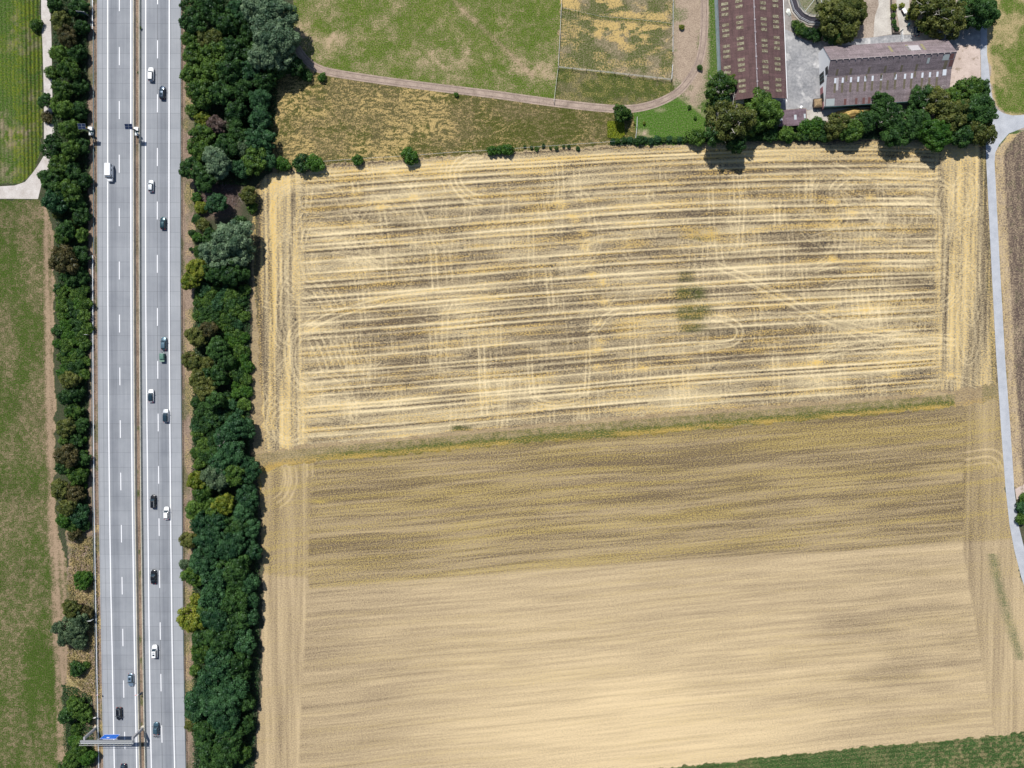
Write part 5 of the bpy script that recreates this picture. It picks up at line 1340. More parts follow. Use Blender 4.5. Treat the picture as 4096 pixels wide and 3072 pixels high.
b = MB(); loft(b, [[(x * .6, y * .6, .3) for x, y in ring_outline(-.45, .45, .6, .1)], [(x, y, .6) for x, y in ring_outline(-.5, .5, .75, .12)]], True); b.build('tray', M['white'], t)
b = MB()
for s_ in (-1, 1): b.tube((s_ * .25, -.9, .55), (s_ * .12, .6, .2), .025)
b.build('handles', M['black'], t)
b = MB(); b.tube((-.05, .6, .18), (.05, .6, .18), .18, n=14); b.build('wheel', M['rubber'], t)
# small cart and bin by the driveway
q = PV(3612, 48, .0); t = thing('table', 'small white topped table with dark legs standing on the shaded driveway', 'table', q, .52)
b = MB(); b.box((0, 0, .98), (1.15, 1.75, .06)); b.build('table_top', M['white'], t)
for sx in (-1, 1):
    for sy in (-1, 1):
        b = MB(); b.box((sx * .5, sy * .75, .48), (.07, .07, .95)); b.build('leg', M['black'], t)
b = MB(); b.box((0, 0, .35), (1.0, 1.5, .05)); b.build('shelf', simple('brown_shelf', (.14, .07, .05), .7), t)
q = PV(3630, 103); t = thing('wheelie_bin', 'dark teal bin standing alone on the driveway', 'bin', q, -.5)
b = MB(); loft(b, [[(x * .8, y * .8, .1) for x, y in ring_outline(-.38, .38, .6, .08)], [(x, y, 1.0) for x, y in ring_outline(-.4, .4, .65, .08)]]); b.build('body', simple('teal_plastic', (.02, .07, .09), .5), t)
b = MB(); b.prism(ring_outline(-.44, .42, .7, .1), 1.0, 1.07); b.build('lid', simple('teal_plastic_lid', (.03, .10, .13), .4), t)
for s_ in (-1, 1):
    b = MB(); b.tube((s_ * .22, -.36, .12), (s_ * .32, -.36, .12), .12, n=12); b.build('wheel', M['rubber'], t)
# garden wall and planting bed edge between the driveways, sliding gate
def wall_line(name, label, pts, h, th, mat, cat='wall'):
    p3 = [PV(x, y) for x, y in pts]; o = p3[0].copy(); b = MB(); b.sweep([p - o for p in p3], [(-th / 2, 0), (-th / 2, h), (th / 2, h), (th / 2, 0)], True)
    ob = b.build(name, mat); ob.location = o; return tag(ob, label, cat)
wall_line('garden_wall', 'low dark wall running along the left side of the planting bed', [(3561, -120), (3563, 20), (3568, 134), (3598, 132)], .7, .25, blotchy('dark_stone', (.07, .06, .055), (.15, .13, .12), s1=1, s2=4))
o = PV(3602, 128); t = thing('driveway_gate', 'pale metal gate standing open across the yard road above the barn', 'gate', o)
e = PV(3604, 164) - o; e.z = 0
b = MB(); b.tube((0, 0, .3), (e.x, e.y, .3), .05); b.tube((0, 0, 1.3), (e.x, e.y, 1.3), .06)
for i in range(12): f = i / 11; b.tube((e.x * f, e.y * f, .3), (e.x * f, e.y * f, 1.3), .03)
b.build('bars', M['steel_bright'], t)
b = MB(); b.box((0, .1, .8), (.25, .25, 1.6)); b.build('post', M['steel_dark'], t)

# --- horse walker ring
hc = PV(3262, -8); t = thing('horse_walker', 'ring shaped horse walker with dark track, white rails and centre arms', 'horse walker', hc)
n = 16; Ro, Ri = 8.7, 6.5
def ngon(r, z, ph=.12): return [(r * math.cos(2 * math.pi * i / n + ph), r * math.sin(2 * math.pi * i / n + ph), z) for i in range(n)]
a = ngon(Ro, .07); c = ngon(Ri, .07)
mesh_obj('track', a + c, [(i, (i + 1) % n, n + (i + 1) % n, n + i) for i in range(n)], blotchy('rubber_track', (.035, .035, .045), (.06, .055, .07), s1=.6, s2=3), t)
for r, r2, nm in ((Ro + .15, Ro + .65, 'outer_kerb'), (Ri - .5, Ri - .05, 'inner_kerb')):
    b = MB(); A = ngon(r, .0); B2 = ngon(r2, .0); A1 = ngon(r, .16); B1 = ngon(r2, .16)
    b.add(A + B2 + A1 + B1, [(2 * n + i, 2 * n + (i + 1) % n, 3 * n + (i + 1) % n, 3 * n + i) for i in range(n)] + [(i, (i + 1) % n, 2 * n + (i + 1) % n, 2 * n + i) for i in range(n)] + [(n + i, n + (i + 1) % n, 3 * n + (i + 1) % n, 3 * n + i) for i in range(n)])
    b.build(nm, palec, t)
for r, nm in ((Ro, 'outer_fence'), (Ri - .25, 'inner_fence')):
    b = MB()
    for z in (.6, 1.25):
        g2 = ngon(r, z)
        for i in range(n): b.tube(g2[i], g2[(i + 1) % n], .055, n=6)
    b.build(nm, M['steel_bright'] if nm[0] == 'o' else M['steel'], t)
    for i in range(n):
        q_ = ngon(r, 0)[i]; b = MB(); b.tube(q_, (q_[0], q_[1], 1.3), .05, n=6); b.build('post', M['steel'], t)
b = MB(); b.tube((0, 0, 0), (0, 0, 3.0), .25, .18, 10); b.tube((0, 0, 2.8), (0, 0, 3.1), .5, .5, 12); b.build('hub', M['steel_dark'], t)
for k in range(5):
    a_ = math.radians(-128 + 72 * k) if k else math.radians(-130)
    a_ = math.radians([-128, -72, 0, 72, 144][k])
    b = MB(); b.tube((0, 0, 3.0), (7.4 * math.cos(a_), 7.4 * math.sin(a_), 2.5), .06, n=6)
    for f in (.45, .7, .95): b.tube((7.4 * f * math.cos(a_), 7.4 * f * math.sin(a_), 2.8 - f * .3), (7.4 * f * math.cos(a_), 7.4 * f * math.sin(a_), 1.4), .02, n=4)
    b.build('arm', M['steel_bright'], t)

# ------------------------------------------------------------------ fences
def fence(label, pts, spacing=4.6, h=1.25, rails=(.55, .9, 1.2), ph=.07, tape=.03, name='paddock_fence', mat=None):
    p3 = [PV(x, y) for x, y in pts]; o = p3[0].copy(); p3 = [p - o for p in p3]
    t = thing(name, label, 'fence', o)
    seg = [(p3[i], p3[i + 1]) for i in range(len(p3) - 1)]; tot = sum((b - a).length for a, b in seg)
    m = max(2, int(tot / spacing)); po = None
    for i in range(m + 1):
        s_ = tot * i / m
        for a, b in seg:
            l = (b - a).length
            if s_ <= l + 1e-6: p = a.lerp(b, min(1, s_ / l)); break
            s_ -= l
        if po is None:
            b_ = MB(); b_.tube((0, 0, 0), (0, 0, h), ph, ph * .9, 7); po = b_.build('post', mat or M['wood'], t); po.location = p
        else:
            c = po.copy(); COL.objects.link(c); c.parent = t; c.location = p
    for z in rails:
        b_ = MB(); b_.sweep(p3, [(-tape * .6, z - tape), (-tape * .6, z + tape), (tape * .6, z + tape), (tape * .6, z - tape)], True); b_.build('tape', M['tape'], t)
    return t
fence('white taped fence running down between the pasture and the dry paddock', [(2248, -120), (2246, 0), (2239, 150), (2232, 272), (2222, 350), (2215, 412)], 5, 1.3, (.7, 1.2), tape=.05)
fence('white taped fence with dark posts across the bottom of the dry paddock', [(2232, 272), (2460, 296), (2684, 322)], 4.7, 1.6, (.5, .95, 1.4), .10, .028)
fence('white taped fence on the right side of the dry paddock', [(2690, -120), (2690, 20), (2689, 215)], 5, 1.4, (.8, 1.3), .08, .045)
fence('short lower length of white fence at the paddock corner', [(2688, 262), (2684, 322)], 4, 1.4, (.8, 1.3), .08, .07)
fence('low wire fence crossing the upper part of the dry paddock', [(2250, 36), (2400, 70), (2560, 84), (2688, 98)], 5, 1.1, (.9,), .05, .02)
fence('long low wire fence above the straw stubble field', [(1290, 648), (1450, 636), (1640, 625), (1800, 612), (1950, 604), (2060, 596), (2200, 586), (2435, 570), (2560, 560)], 5, 1.1, (.5, 1.0), .06, .02)
fence('short pale fence between the lime green patch and the lawn', [(2547, 470), (2546, 510), (2541, 556)], 3, 1.2, (.6, 1.1), .07, .05)
# ------------------------------------------------------------------ vegetation
def crown_mesh(name, seed, nleaf, leaf, lobes=24, flat=.8, lr=(.24, .40), open_=0.0, rough=.19):
    R = np.random.RandomState(seed)
    c = []; rad = []
    tries = 0
    while len(c) < lobes and tries < 4000:
        tries += 1
        d = R.normal(size=3); d /= np.linalg.norm(d)
        if d[2] < -.45: continue
        r = R.uniform(*lr); p = d * (1.0 - r) * R.uniform(.8, 1.06); p[2] *= flat
        if any(np.linalg.norm(p - q) < .55 * (r + s_) for q, s_ in zip(c, rad)) and tries < 3000: continue
        c.append(p * (1 + (.12 * math.sin(3 * math.atan2(p[1], p[0]) + seed) + .10 * math.sin(2 * math.atan2(p[1], p[0]) + 2 * seed)))); rad.append(r)
    c.append(np.zeros(3)); rad.append(.55)
    c = np.array(c); rad = np.array(rad)
    w = rad ** 2; w /= w.sum()
    k = R.choice(len(rad), nleaf, p=w)
    c[:, 0] *= R.uniform(.86, 1.1); c[:, 1] *= R.uniform(.86, 1.1)
    d = R.normal(size=(nleaf, 3)); d[:, 2] += .25; d /= np.linalg.norm(d, axis=1)[:, None]
    rr_ = rad[k] * (1.02 - np.abs(R.normal(size=nleaf)) * rough)
    rr_ *= 1 + (R.rand(nleaf) < .12) * R.uniform(0, .28, nleaf)
    p = c[k] + d * rr_[:, None]
    dist = np.linalg.norm(p[:, None, :] - c[None], axis=2) / rad[None]
    keep = (dist.min(1) > .62) | (R.rand(nleaf) < .15)
    p, d = p[keep], d[keep]; n = len(p)
    nr = d + R.normal(size=(n, 3)) * .46; nr[:, 2] += .15; nr /= np.linalg.norm(nr, axis=1)[:, None]
    a = np.cross(nr, R.normal(size=(n, 3))); a /= np.linalg.norm(a, axis=1)[:, None]; b_ = np.cross(nr, a)
    s_ = leaf * R.uniform(.6, 1.35, (n, 1))
    V = np.stack([p - a * s_, p - b_ * s_ * .55 + a * s_ * .1, p + a * s_, p + b_ * s_ * .55 + a * s_ * .1], 1).reshape(-1, 3)
    Q = np.arange(n * 4).reshape(-1, 4)
    return np_mesh(name, V, Q, LEAF['d'])

CR = {'L': [crown_mesh('large_crown', 100 + i, 15000, .045, 52, .80, (.11, .30)) for i in range(4)],
      'M': [crown_mesh('crown', 200 + i, 6500, .064, 34, .85, (.13, .34)) for i in range(5)],
      'B': [crown_mesh('bush_crown', 300 + i, 2600, .085, 20, .75, (.24, .40)) for i in range(4)],
      'W': [crown_mesh('open_crown', 400 + i, 9000, .050, 40, .80, (.13, .26), rough=.3) for i in range(3)]}
def trunk_mesh(seed, limbs=5):
    R = random.Random(seed); b = MB()
    b.tube((0, 0, -.05), (R.uniform(-.04, .04), R.uniform(-.04, .04), .42), .045, .032, 7)
    for i in range(limbs):
        a = 2 * math.pi * i / limbs + R.uniform(-.4, .4); r = R.uniform(.25, .42)
        m_ = Vector((r * .45 * math.cos(a), r * .45 * math.sin(a), .55)); e_ = Vector((r * math.cos(a), r * math.sin(a), R.uniform(.7, .85)))
        b.tube((0, 0, .33 + .03 * i), m_, .024, .017, 5); b.tube(m_, e_, .017, .007, 5)
    me = bpy.data.meshes.new('trunk'); me.from_pydata(b.v, [], b.f); me.materials.append(M['bark']); return me
TRK = [trunk_mesh(i) for i in range(4)]
def branch_mesh(seed, n=9):
    R = random.Random(seed); b = MB()
    for i in range(n):
        a = R.uniform(0, 6.28); el = R.uniform(.35, 1.2); r0 = R.uniform(.35, .6); r1 = R.uniform(.98, 1.12)
        d = Vector((math.cos(a) * math.cos(el), math.sin(a) * math.cos(el), math.sin(el) * .85))
        p = d * r0; q_ = d * r1 + Vector((R.uniform(-.12, .12), R.uniform(-.12, .12), 0)); b.tube(p, q_, .014, .006, 4)
        for k in range(3):
            s_ = p.lerp(q_, R.uniform(.5, .95)); b.tube(s_, s_ + Vector((R.uniform(-.16, .16), R.uniform(-.16, .16), R.uniform(.0, .1))), .007, .003, 4)
    me = bpy.data.meshes.new('bare_branches'); me.from_pydata(b.v, [], b.f); me.materials.append(M['whitebark']); return me
BRN = [branch_mesh(i + 40, 6 + i * 3) for i in range(3)]

CN = {'k': 'grey green', 'd': 'dark green', 'm': 'mid green', 'o': 'olive', 'y': 'yellow green', 's': 'silvery green', 't': 'blue green', 'b': 'brownish green', 'g': 'bright green', 'r': 'bare brown'}
LML = [(45, 'wide dark sign'), (170, 'concrete path top'), (296, 'uppermost white car'), (369, 'dark car with sunroof'), (525, 'solar trailers'), (690, 'campervan'), (892, 'teal hatchback'), (1043, 'big round brown tree'), (1250, 'long scrub strip'),
       (1374, 'slate towing car'), (1583, 'white car with black roof'), (1690, 'dark panoramic roof car'), (1820, 'middle of lower strip'), (2006, 'black estate car'), (2060, 'outer white hatchback'), (2308, 'black saloon'), (2490, 'white rectangular sign'), (2607, 'two sunroof car'), (2721, 'silver blue car'), (2856, 'black car above gantry'), (2950, 'gantry'), (3050, 'bottom photo edge')]
veg = []      # (root, base label words, x, y)
trng = random.Random(99)
def tree(px, py, r, c, zone, size=None, hk=1.0, white=False, label=None, yscale=1.0):
    R = r / 11.9 * 1.04
    if size is None: size = 'L' if r >= 62 else ('M' if r >= 30 else 'B')
    if white and size != 'B': size = 'W'
    bush = size == 'B'
    zs = .85 if not bush else .8
    h = (R * 1.25 + .2 if bush else min(15, R * 1.5 + 2.4)) * hk
    zc = max(h - R * zs * .9, R * zs * .55 if bush else R * .6)
    kp = 1 / (1 - zc / H)
    p = PV(px, py, zc)
    kind = 'bush' if bush else 'tree'
    t = thing({'s': 'willow_tree', 'r': 'dead_tree'}.get(c, 'broadleaf_tree') if not bush else 'bush', 'x', kind, (p.x, p.y, 0), 0)
    me = trng.choice(CR[size]); rot = trng.uniform(0, 6.28)
    o = bpy.data.objects.new('crown', me); link(o, t); o.location = (0, 0, zc); o.scale = (R * trng.uniform(.95, 1.06), R * trng.uniform(.95, 1.06) * yscale, R * zs); o.rotation_euler.z = rot
    o.material_slots[0].link = 'OBJECT'; o.material_slots[0].material = LEAF[c]
    if not bush or R > 1.6:
        k = bpy.data.objects.new('trunk' if not bush else 'stem', trng.choice(TRK)); link(k, t); k.scale = (h * .8 * min(1.0, R / 3.5 + .3),) * 2 + (h * .95,); k.rotation_euler.z = rot
    if white:
        k = bpy.data.objects.new('bare_branches', trng.choice(BRN)); link(k, t); k.location = o.location; k.scale = o.scale; k.rotation_euler.z = rot + 1
    sz = 'small' if r < 30 else ('medium' if r < 46 else ('large' if r < 66 else 'very large'))
    if label: t['label'] = label
    else: veg.append((t, sz, CN[c] + (' white branched' if white else ''), kind, zone, px, py))
    return t

LB = [ # left strip
 (219,20,35,'d'),(145,100,28,'m'),(244,85,45,'o'),(268,145,42,'b'),(318,30,42,'d'),(328,110,35,'d'),(235,215,40,'m'),(308,215,46,'d'),(205,290,30,'m'),(278,280,48,'m'),(250,360,46,'m'),(322,345,38,'d'),
 (180,405,32,'d'),(250,430,46,'m'),(312,445,44,'d'),(190,470,26,'b'),(280,520,46,'m'),(328,585,40,'d'),(212,590,45,'d'),(285,600,45,'m'),(235,665,45,'m'),(205,725,52,'d'),(290,690,48,'d'),(270,765,50,'m'),(330,725,36,'d'),
 (222,805,55,'t'),(300,810,45,'d'),(233,855,26,'o'),(293,893,28,'o'),(325,865,36,'d'),(265,920,40,'d'),(328,940,34,'m'),(248,955,32,'m'),(256,1043,64,'b'),(320,1020,42,'d'),(318,1108,45,'d'),(280,1110,38,'d'),
 (278,1520,42,'o'),(308,1570,38,'d'),(262,1590,34,'d'),(298,1645,40,'m'),(264,1710,42,'o'),(328,1700,34,'d'),(308,1760,35,'d'),(255,1760,24,'m'),(270,1823,52,'b'),(328,1835,38,'d'),(250,1870,34,'d'),(308,1898,48,'m'),(240,1957,44,'o'),(298,1977,48,'b'),(268,2030,42,'o'),
 (315,2057,44,'t'),(255,2082,34,'g'),(290,2100,36,'m'),(300,2135,32,'b'),(340,2100,26,'d'),(331,2322,38,'g'),(355,2300,20,'m'),(300,2500,60,'k'),(285,2436,42,'o'),(318,2560,42,'k'),(229,2510,26,'k'),(345,2450,32,'b'),(260,2555,34,'k'),(308,2675,33,'d'),(345,2660,18,'m'),
 (305,2829,50,'m'),(268,2862,38,'d'),(340,2862,38,'m'),(308,2913,30,'m'),(320,2988,42,'m'),(350,3028,40,'g'),(293,3038,38,'m'),(260,3070,34,'m'),(300,2960,30,'g')]
for x, y, r, c in LB: tree(x, y, r * .95, c, 'L', hk=.62 if x > 285 else .85)
RB = [
 (776,90,56,'d'),(845,30,56,'d'),(895,85,52,'d'),(960,50,56,'t'),(756,20,30,'d'),(985,120,50,'d'),(1010,30,50,'d'),(770,165,42,'m'),
 (845,165,50,'o'),(870,210,50,'m'),(776,222,44,'m'),(935,200,55,'d'),(990,210,50,'d'),(766,300,44,'m'),(835,285,50,'m'),(920,285,52,'d'),(1000,290,50,'t'),(1060,325,50,'d'),(1110,270,55,'d'),(1180,265,46,'d'),(1225,300,28,'d'),
 (806,375,56,'m'),(885,373,50,'d'),(970,360,50,'d'),(1040,400,50,'t'),(955,405,26,'r'),(815,477,30,'y'),(865,500,38,'r'),(812,537,42,'m'),(770,440,28,'m'),
 (945,450,55,'d'),(1040,475,52,'t'),(950,530,46,'d'),(1052,560,58,'t'),(905,590,50,'d'),(796,600,44,'m'),(870,645,60,'s'),(975,600,42,'k'),(1020,640,55,'m'),(771,675,48,'d'),(820,725,44,'d'),(965,675,44,'t'),(1072,640,38,'t'),(1000,560,40,'t'),
 (786,790,22,'g'),(806,830,28,'y'),(865,812,38,'t'),(811,899,28,'o'),(995,780,40,'o'),(1010,830,26,'m'),(960,885,26,'d'),
 (935,950,82,'s'),(868,1015,56,'s'),(965,1010,62,'s'),(840,949,30,'d'),(800,1010,28,'m'),(790,880,22,'d'),(790,950,22,'g'),(793,1076,44,'y'),(762,1123,36,'y'),(920,1090,46,'d'),(860,1090,44,'d'),(965,1090,34,'d'),
 (786,1347,44,'o'),(835,1317,36,'b'),(870,1396,48,'d'),(771,1446,40,'o'),(822,1458,34,'o'),(796,1516,44,'o'),(860,1500,40,'d'),(905,1440,34,'d'),(820,1550,44,'o'),(860,1600,42,'d'),
 (940,1714,60,'t'),(985,1714,46,'t'),(900,1750,48,'t'),(935,1808,58,'t'),(885,1852,50,'t'),(865,1908,56,'k'),(935,1900,50,'m'),(998,1880,46,'t'),
 (786,1923,40,'y'),(812,1975,40,'m'),(783,2037,44,'m'),(895,2017,44,'y'),(990,1987,50,'t'),(975,2050,50,'t'),(815,2090,50,'t'),(945,2105,52,'d'),(1005,2110,44,'t'),(870,2090,44,'t'),(850,2030,36,'m'),
 (756,2161,34,'o'),(845,2161,60,'t'),(925,2186,62,'t'),(820,2246,60,'t'),(935,2266,60,'d'),(738,2256,22,'k'),(1000,2200,44,'t'),
 (776,2302,44,'m'),(865,2312,58,'t'),(945,2325,56,'d'),(997,2330,44,'t'),(781,2396,24,'y'),(855,2381,58,'t'),(940,2400,60,'d'),(1000,2400,40,'t'),(766,2475,54,'y'),(820,2450,44,'m'),
 (865,2471,60,'t'),(950,2481,60,'d'),(1005,2470,38,'t'),(815,2545,45,'d'),(885,2550,58,'d'),(970,2560,56,'t'),(806,2610,44,'m'),(875,2640,55,'t'),(955,2650,58,'d'),(780,2680,26,'m'),
 (850,2715,58,'t'),(792,2799,58,'t'),(870,2809,70,'t'),(935,2749,60,'t'),(905,2875,60,'t'),(982,2809,42,'d'),(970,2700,40,'d'),(766,2903,26,'o'),(825,2925,50,'d'),(920,2950,58,'d'),(835,2990,54,'d'),(905,3022,58,'d'),(970,3010,40,'m'),(845,3060,50,'d'),(780,2850,40,'t'),(985,2900,36,'d')]
for x, y, r, c in RB: tree(x, y, r * (1.05 if x < 930 else .96), c, 'R', hk=(.8 if x > 940 else .95), white=(x, y) in ((900, 1750),))
for x, y, r in ((1054,35,72),(1105,60,80),(1085,135,84),(1120,160,80),(1065,215,66),(1125,225,56)):
    tree(x, y, r, 's', 'W', hk=1.05)
# farm and field trees
FT = [
 (2880,345,56,'m',1,'tall green tree with pale branches overlapping the left edge of the long barn'),(2925,312,34,'y',1,'yellow tinged treetop leaning over the long barn roof edge'),(2880,405,42,'d',0,'dark low tree at the lower left corner of the long barn'),
 (2921,485,86,'o',1,'very large olive tree with white branches below the long barn'),(2870,520,60,'d',1,'dark tree with white branches left of the very large olive one'),(3045,440,76,'m',0,'large mid green tree covering the bottom end of the long barn'),(3010,500,52,'m',0,'mid green tree between the large olive tree and small shed'),(2940,560,48,'d',0,'dark tree casting the deep shadow onto the stubble'),
 (3352,82,82,'o',0,'very large olive tree right of the horse walker'),(3399,45,68,'o',0,'olive tree at top edge between horse walker and driveway'),(3318,48,40,'m',0,'green tree overlapping the right rim of the horse walker'),(3383,122,50,'o',0,'lower olive tree just above the patched barn roof'),(3330,140,36,'d',0,'small dark tree above the left end of the patched barn'),
 (3744,47,88,'o',1,'very large white branched tree right of the driveways at top'),(3795,82,74,'o',1,'olive tree with white branches shading the upper yard road'),(3902,47,76,'d',0,'dark large tree at the top beside the east pasture'),(3950,35,46,'d',0,'dark tree right at the pasture edge, top right'),(3712,100,36,'m',0,'small green tree beside the dark parked car'),(3690,20,40,'d',0,'dark tree at top edge behind the white topped table'),
 (3415,521,46,'m',0,'mid green tree below the straw heap'),(3469,485,50,'d',0,'dark green tree right of the straw heap'),(3349,500,54,'o',0,'olive yellow tree below the pale concrete apron'),(3390,530,44,'m',0,'green tree between the olive yellow tree and the straw heap trees'),
 (3529,411,46,'d',0,'dark tree overlapping the lower edge of the patched barn roof'),(3554,462,62,'d',1,'dark white branched tree in middle of the row below the barn'),(3592,530,58,'d',0,'low dark tree on the stubble side below the white branched one'),(3655,488,60,'d',0,'dark tree in the middle of the row right of the barn'),
 (3681,392,56,'d',1,'white branched tree touching the lower right part of the patched roof'),(3742,404,62,'o',1,'olive white branched tree right of the patched barn corner'),(3738,538,68,'g',0,'bright green tree on the stubble edge below the barn'),(3807,462,70,'o',0,'olive tree inside the row near the junction'),(3800,395,48,'m',0,'green tree below the gravel yard'),
 (3871,363,60,'m',0,'mid green tree at the bottom of the gravel yard'),(3918,360,44,'d',0,'dark treetop overhanging the country road above the junction'),(3905,442,76,'d',0,'very large dark tree beside the road junction'),(3918,518,58,'o',0,'olive tree at the lower corner next to the junction'),(3845,545,50,'d',0,'dark tree on the stubble edge left of the junction'),
 (2485,452,36,'m',0,'round mid green tree below the bend of the dirt track'),(2510,462,22,'d',0,'small dark bush attached to the tree by the track')]
for x, y, r, c, w_, lb in FT: tree(x, y, r, c, 'F', white=bool(w_), label=lb, hk=(1.12 if x < 2950 else .82) if r > 40 else .85)
FB = [
 (2785,549,40,'m','rounded hedge bush at the right end of the long low hedge'),(3143,533,34,'m','mid green bush below the small shed'),(3080,533,34,'d','dark bush below the left part of the small shed'),(3187,503,14,'g','tiny bright bush touching the lower edge of the shed roof'),
 (3222,507,36,'g','bright green bush at lower right corner of the small shed'),(3265,497,32,'g','bright bush just below the pale concrete apron'),(3290,505,24,'d','dark little bush between bright bush and olive yellow tree'),(3254,540,26,'m','low mid green bush on the stubble edge below the apron'),(3300,545,30,'d','low dark bush on the stubble edge under the olive yellow tree'),(3200,545,22,'m','small bush on the stubble edge below the shed corner'),
 (3183,98,20,'m','uppermost bush of the clump hugging the horse walker'),(3205,118,26,'m','second bush of the clump hugging the horse walker'),(3232,132,28,'d','middle dark bush of the clump under the horse walker'),(3262,142,28,'d','dark bush at the bottom of the horse walker clump'),(3285,128,24,'m','rightmost bush of the clump under the horse walker'),
 (3643,42,15,'y','yellow green bush right of the white topped table'),(3655,68,15,'y','yellow green bush lower right of the white topped table'),(3608,22,12,'y','tiny yellow bush just above the white topped table'),(3576,28,14,'y','yellow bush at the top of the planting bed'),(3574,62,12,'m','green bush in the middle of the planting bed'),(3576,88,11,'g','bright bush in the lower planting bed'),(3578,104,10,'d','dark round bush near the foot of the planting bed'),(3588,116,10,'d','dark bush in the corner of the planting bed'),(3630,70,12,'o','small olive bush beside the driveway edge'),
 (4092,2030,32,'t','dark bush at the right edge beside the country road bend'),(4086,2075,26,'m','green bush at the right edge just below the dark one'),(4098,1995,24,'m','green bush at the right edge under the field entrance'),
 (1065,655,30,'t','dark bush at the belt corner left of the stubble hedge bushes'),(1129,656,32,'g','leftmost green bush above the stubble field corner'),(1208,653,40,'d','left one of two joined round bushes above the stubble'),(1258,652,38,'g','right one of two joined round bushes above the stubble'),(1430,640,24,'g','small round bush standing alone on the stubble fence'),(1639,624,38,'g','large round dark green bush standing alone on the stubble fence'),(1968,603,24,'g','left bush of the bright pair on the long fence'),(2000,600,20,'g','middle bush of the bright trio on the long fence'),(2030,599,27,'g','right bush of the bright trio on the long fence'),
 (1288,309,18,'g','small bright bush just below the track near the silver willows'),(2758,428,8,'g','tiny bush at the top of the green lawn'),(2781,470,8,'g','tiny bush on the right of the green lawn'),(2577,492,7,'y','tiny yellow shrub on the left of the green lawn'),(2538,494,5,'y','tiny yellow shrub beside the short pale fence'),(2727,108,11,'y','small yellow green bush right of the dry paddock'),(2828,382,8,'m','little green weed bush by the barn verge'),
 (2800,270,12,'g','green weed clump between track and long barn'),(1825,378,10,'g','small green bush on the lower edge of the dirt track'),(2562,560,20,'d','dark bush interrupting the low hedge by the lawn'),
 (560,112,7,'m','green weed tuft in the upper median strip'),(554,290,6,'g','second green weed tuft in the upper median strip')]
for x, y, r, c, lb in FB: tree(x, y, r, c, 'B', size='B', label=lb)

# scrub: many similar low bushes
def scrub(x0, x1, y0, y1, st_, rr2, cols, label, group, seed, edge=None):
    R = random.Random(seed); y = y0
    row = 0
    while y < y1:
        x = x0 + (st_ / 2 if row % 2 else 0)
        while x < x1:
            xx = x + R.uniform(-.3, .3) * st_; yy = y + R.uniform(-.3, .3) * st_
            r = R.uniform(*rr2); c = R.choice(cols)
            t = tree(xx, yy, r, c, 'S', size='B', label=label, hk=R.uniform(.85, 1.2)); t['group'] = group
            x += st_
        y += st_ * .86; row += 1
scrub(242, 352, 1150, 1500, 33, (19, 29), 'mgdm', 'low green scrub bush in the dense strip below the round brown tree, left verge', 'scrub bushes in the left strip', 1)
scrub(790, 985, 1150, 1320, 36, (19, 30), 'dmtm', 'low green scrub bush in the right belt between yellow trees and slate towing car', 'scrub bushes in the upper right belt', 2)
scrub(915, 985, 1340, 1600, 34, (19, 29), 'dmg', 'low scrub bush on the field side of the right belt beside the towing car', 'scrub bushes along the field side', 3)
scrub(790, 985, 1620, 1690, 36, (20, 30), 'dmt', 'low scrub bush in the right belt above the white branched tree', 'scrub bushes above the branched tree', 4)
scrub(785, 870, 1700, 1880, 36, (20, 30), 'dmt', 'low scrub bush on the road side left of the white branched tree', 'scrub bushes left of the branched tree', 5)
scrub(775, 790, 860, 1040, 40, (9, 15), 'gd', 'tiny green bush on the bare verge left of the big silver tree', 'tiny bushes on the right verge', 6)
scrub(345, 362, 1700, 2060, 34, (9, 16), 'gm', 'tiny bright bush in the row between lower left trees and guard rail', 'tiny bushes along the left rail', 7)
scrub(2455, 2770, 560, 574, 22, (10, 15), 'dmt', 'low clipped section of the dark hedge between lawn and stubble', 'sections of the lawn hedge', 8)
scrub(2100, 2330, 588, 596, 26, (6, 10), 'dm', 'low weed clump under the long wire fence left of the hedge', 'weed clumps under the fence', 9)
scrub(3020, 3340, 548, 556, 26, (12, 18), 'dmg', 'low bush at the stubble edge below the shed and apron', 'low bushes on the stubble edge', 10)

# lime green leafy patch
def leaf_patch(name, poly, n, mat, size, zfun, seed, label=None, cat=None, kind=None):
    R = np.random.RandomState(seed)
    W = np.array([P(x, y)[:2] for x, y in poly]); mn, mx = W.min(0), W.max(0)
    pts = R.rand(n * 2, 2) * (mx - mn) + mn
    pts = pts[inpoly(pts[:, 0], pts[:, 1], [tuple(p) for p in W])][:n]; n = len(pts)
    z = zfun(pts[:, 0], pts[:, 1]) * R.uniform(.5, 1.0, n) + .05
    p = np.stack([pts[:, 0], pts[:, 1], z], -1)
    nr = R.normal(size=(n, 3)) * .6; nr[:, 2] += 1; nr /= np.linalg.norm(nr, axis=1)[:, None]
    a = np.cross(nr, R.normal(size=(n, 3))); a /= np.linalg.norm(a, axis=1)[:, None]; b_ = np.cross(nr, a)
    s_ = size * R.uniform(.6, 1.3, (n, 1))
    V = np.stack([p - a * s_, p - b_ * s_ * .55, p + a * s_, p + b_ * s_ * .55], 1).reshape(-1, 3)
    o = link(bpy.data.objects.new(name, np_mesh(name, V, np.arange(n * 4).reshape(-1, 4), mat)))
    return tag(o, label, cat, None, kind)
leaf_patch('leafy_patch', [(2428, 485), (2495, 485), (2500, 540), (2480, 556), (2430, 552)], 2600, leaf_mat('lime_leaf', (0.12, 0.17, 0.008), (0.36, 0.40, 0.03)), .17, lambda x, y: .35 + 0 * x, 5, 'low lime green patch of plants below the round tree by the track', 'plants')
zf = lambda x, y: .25 + 2.0 * np.clip(fbm(x, y, 6, seed=201) - .25, 0, 1)
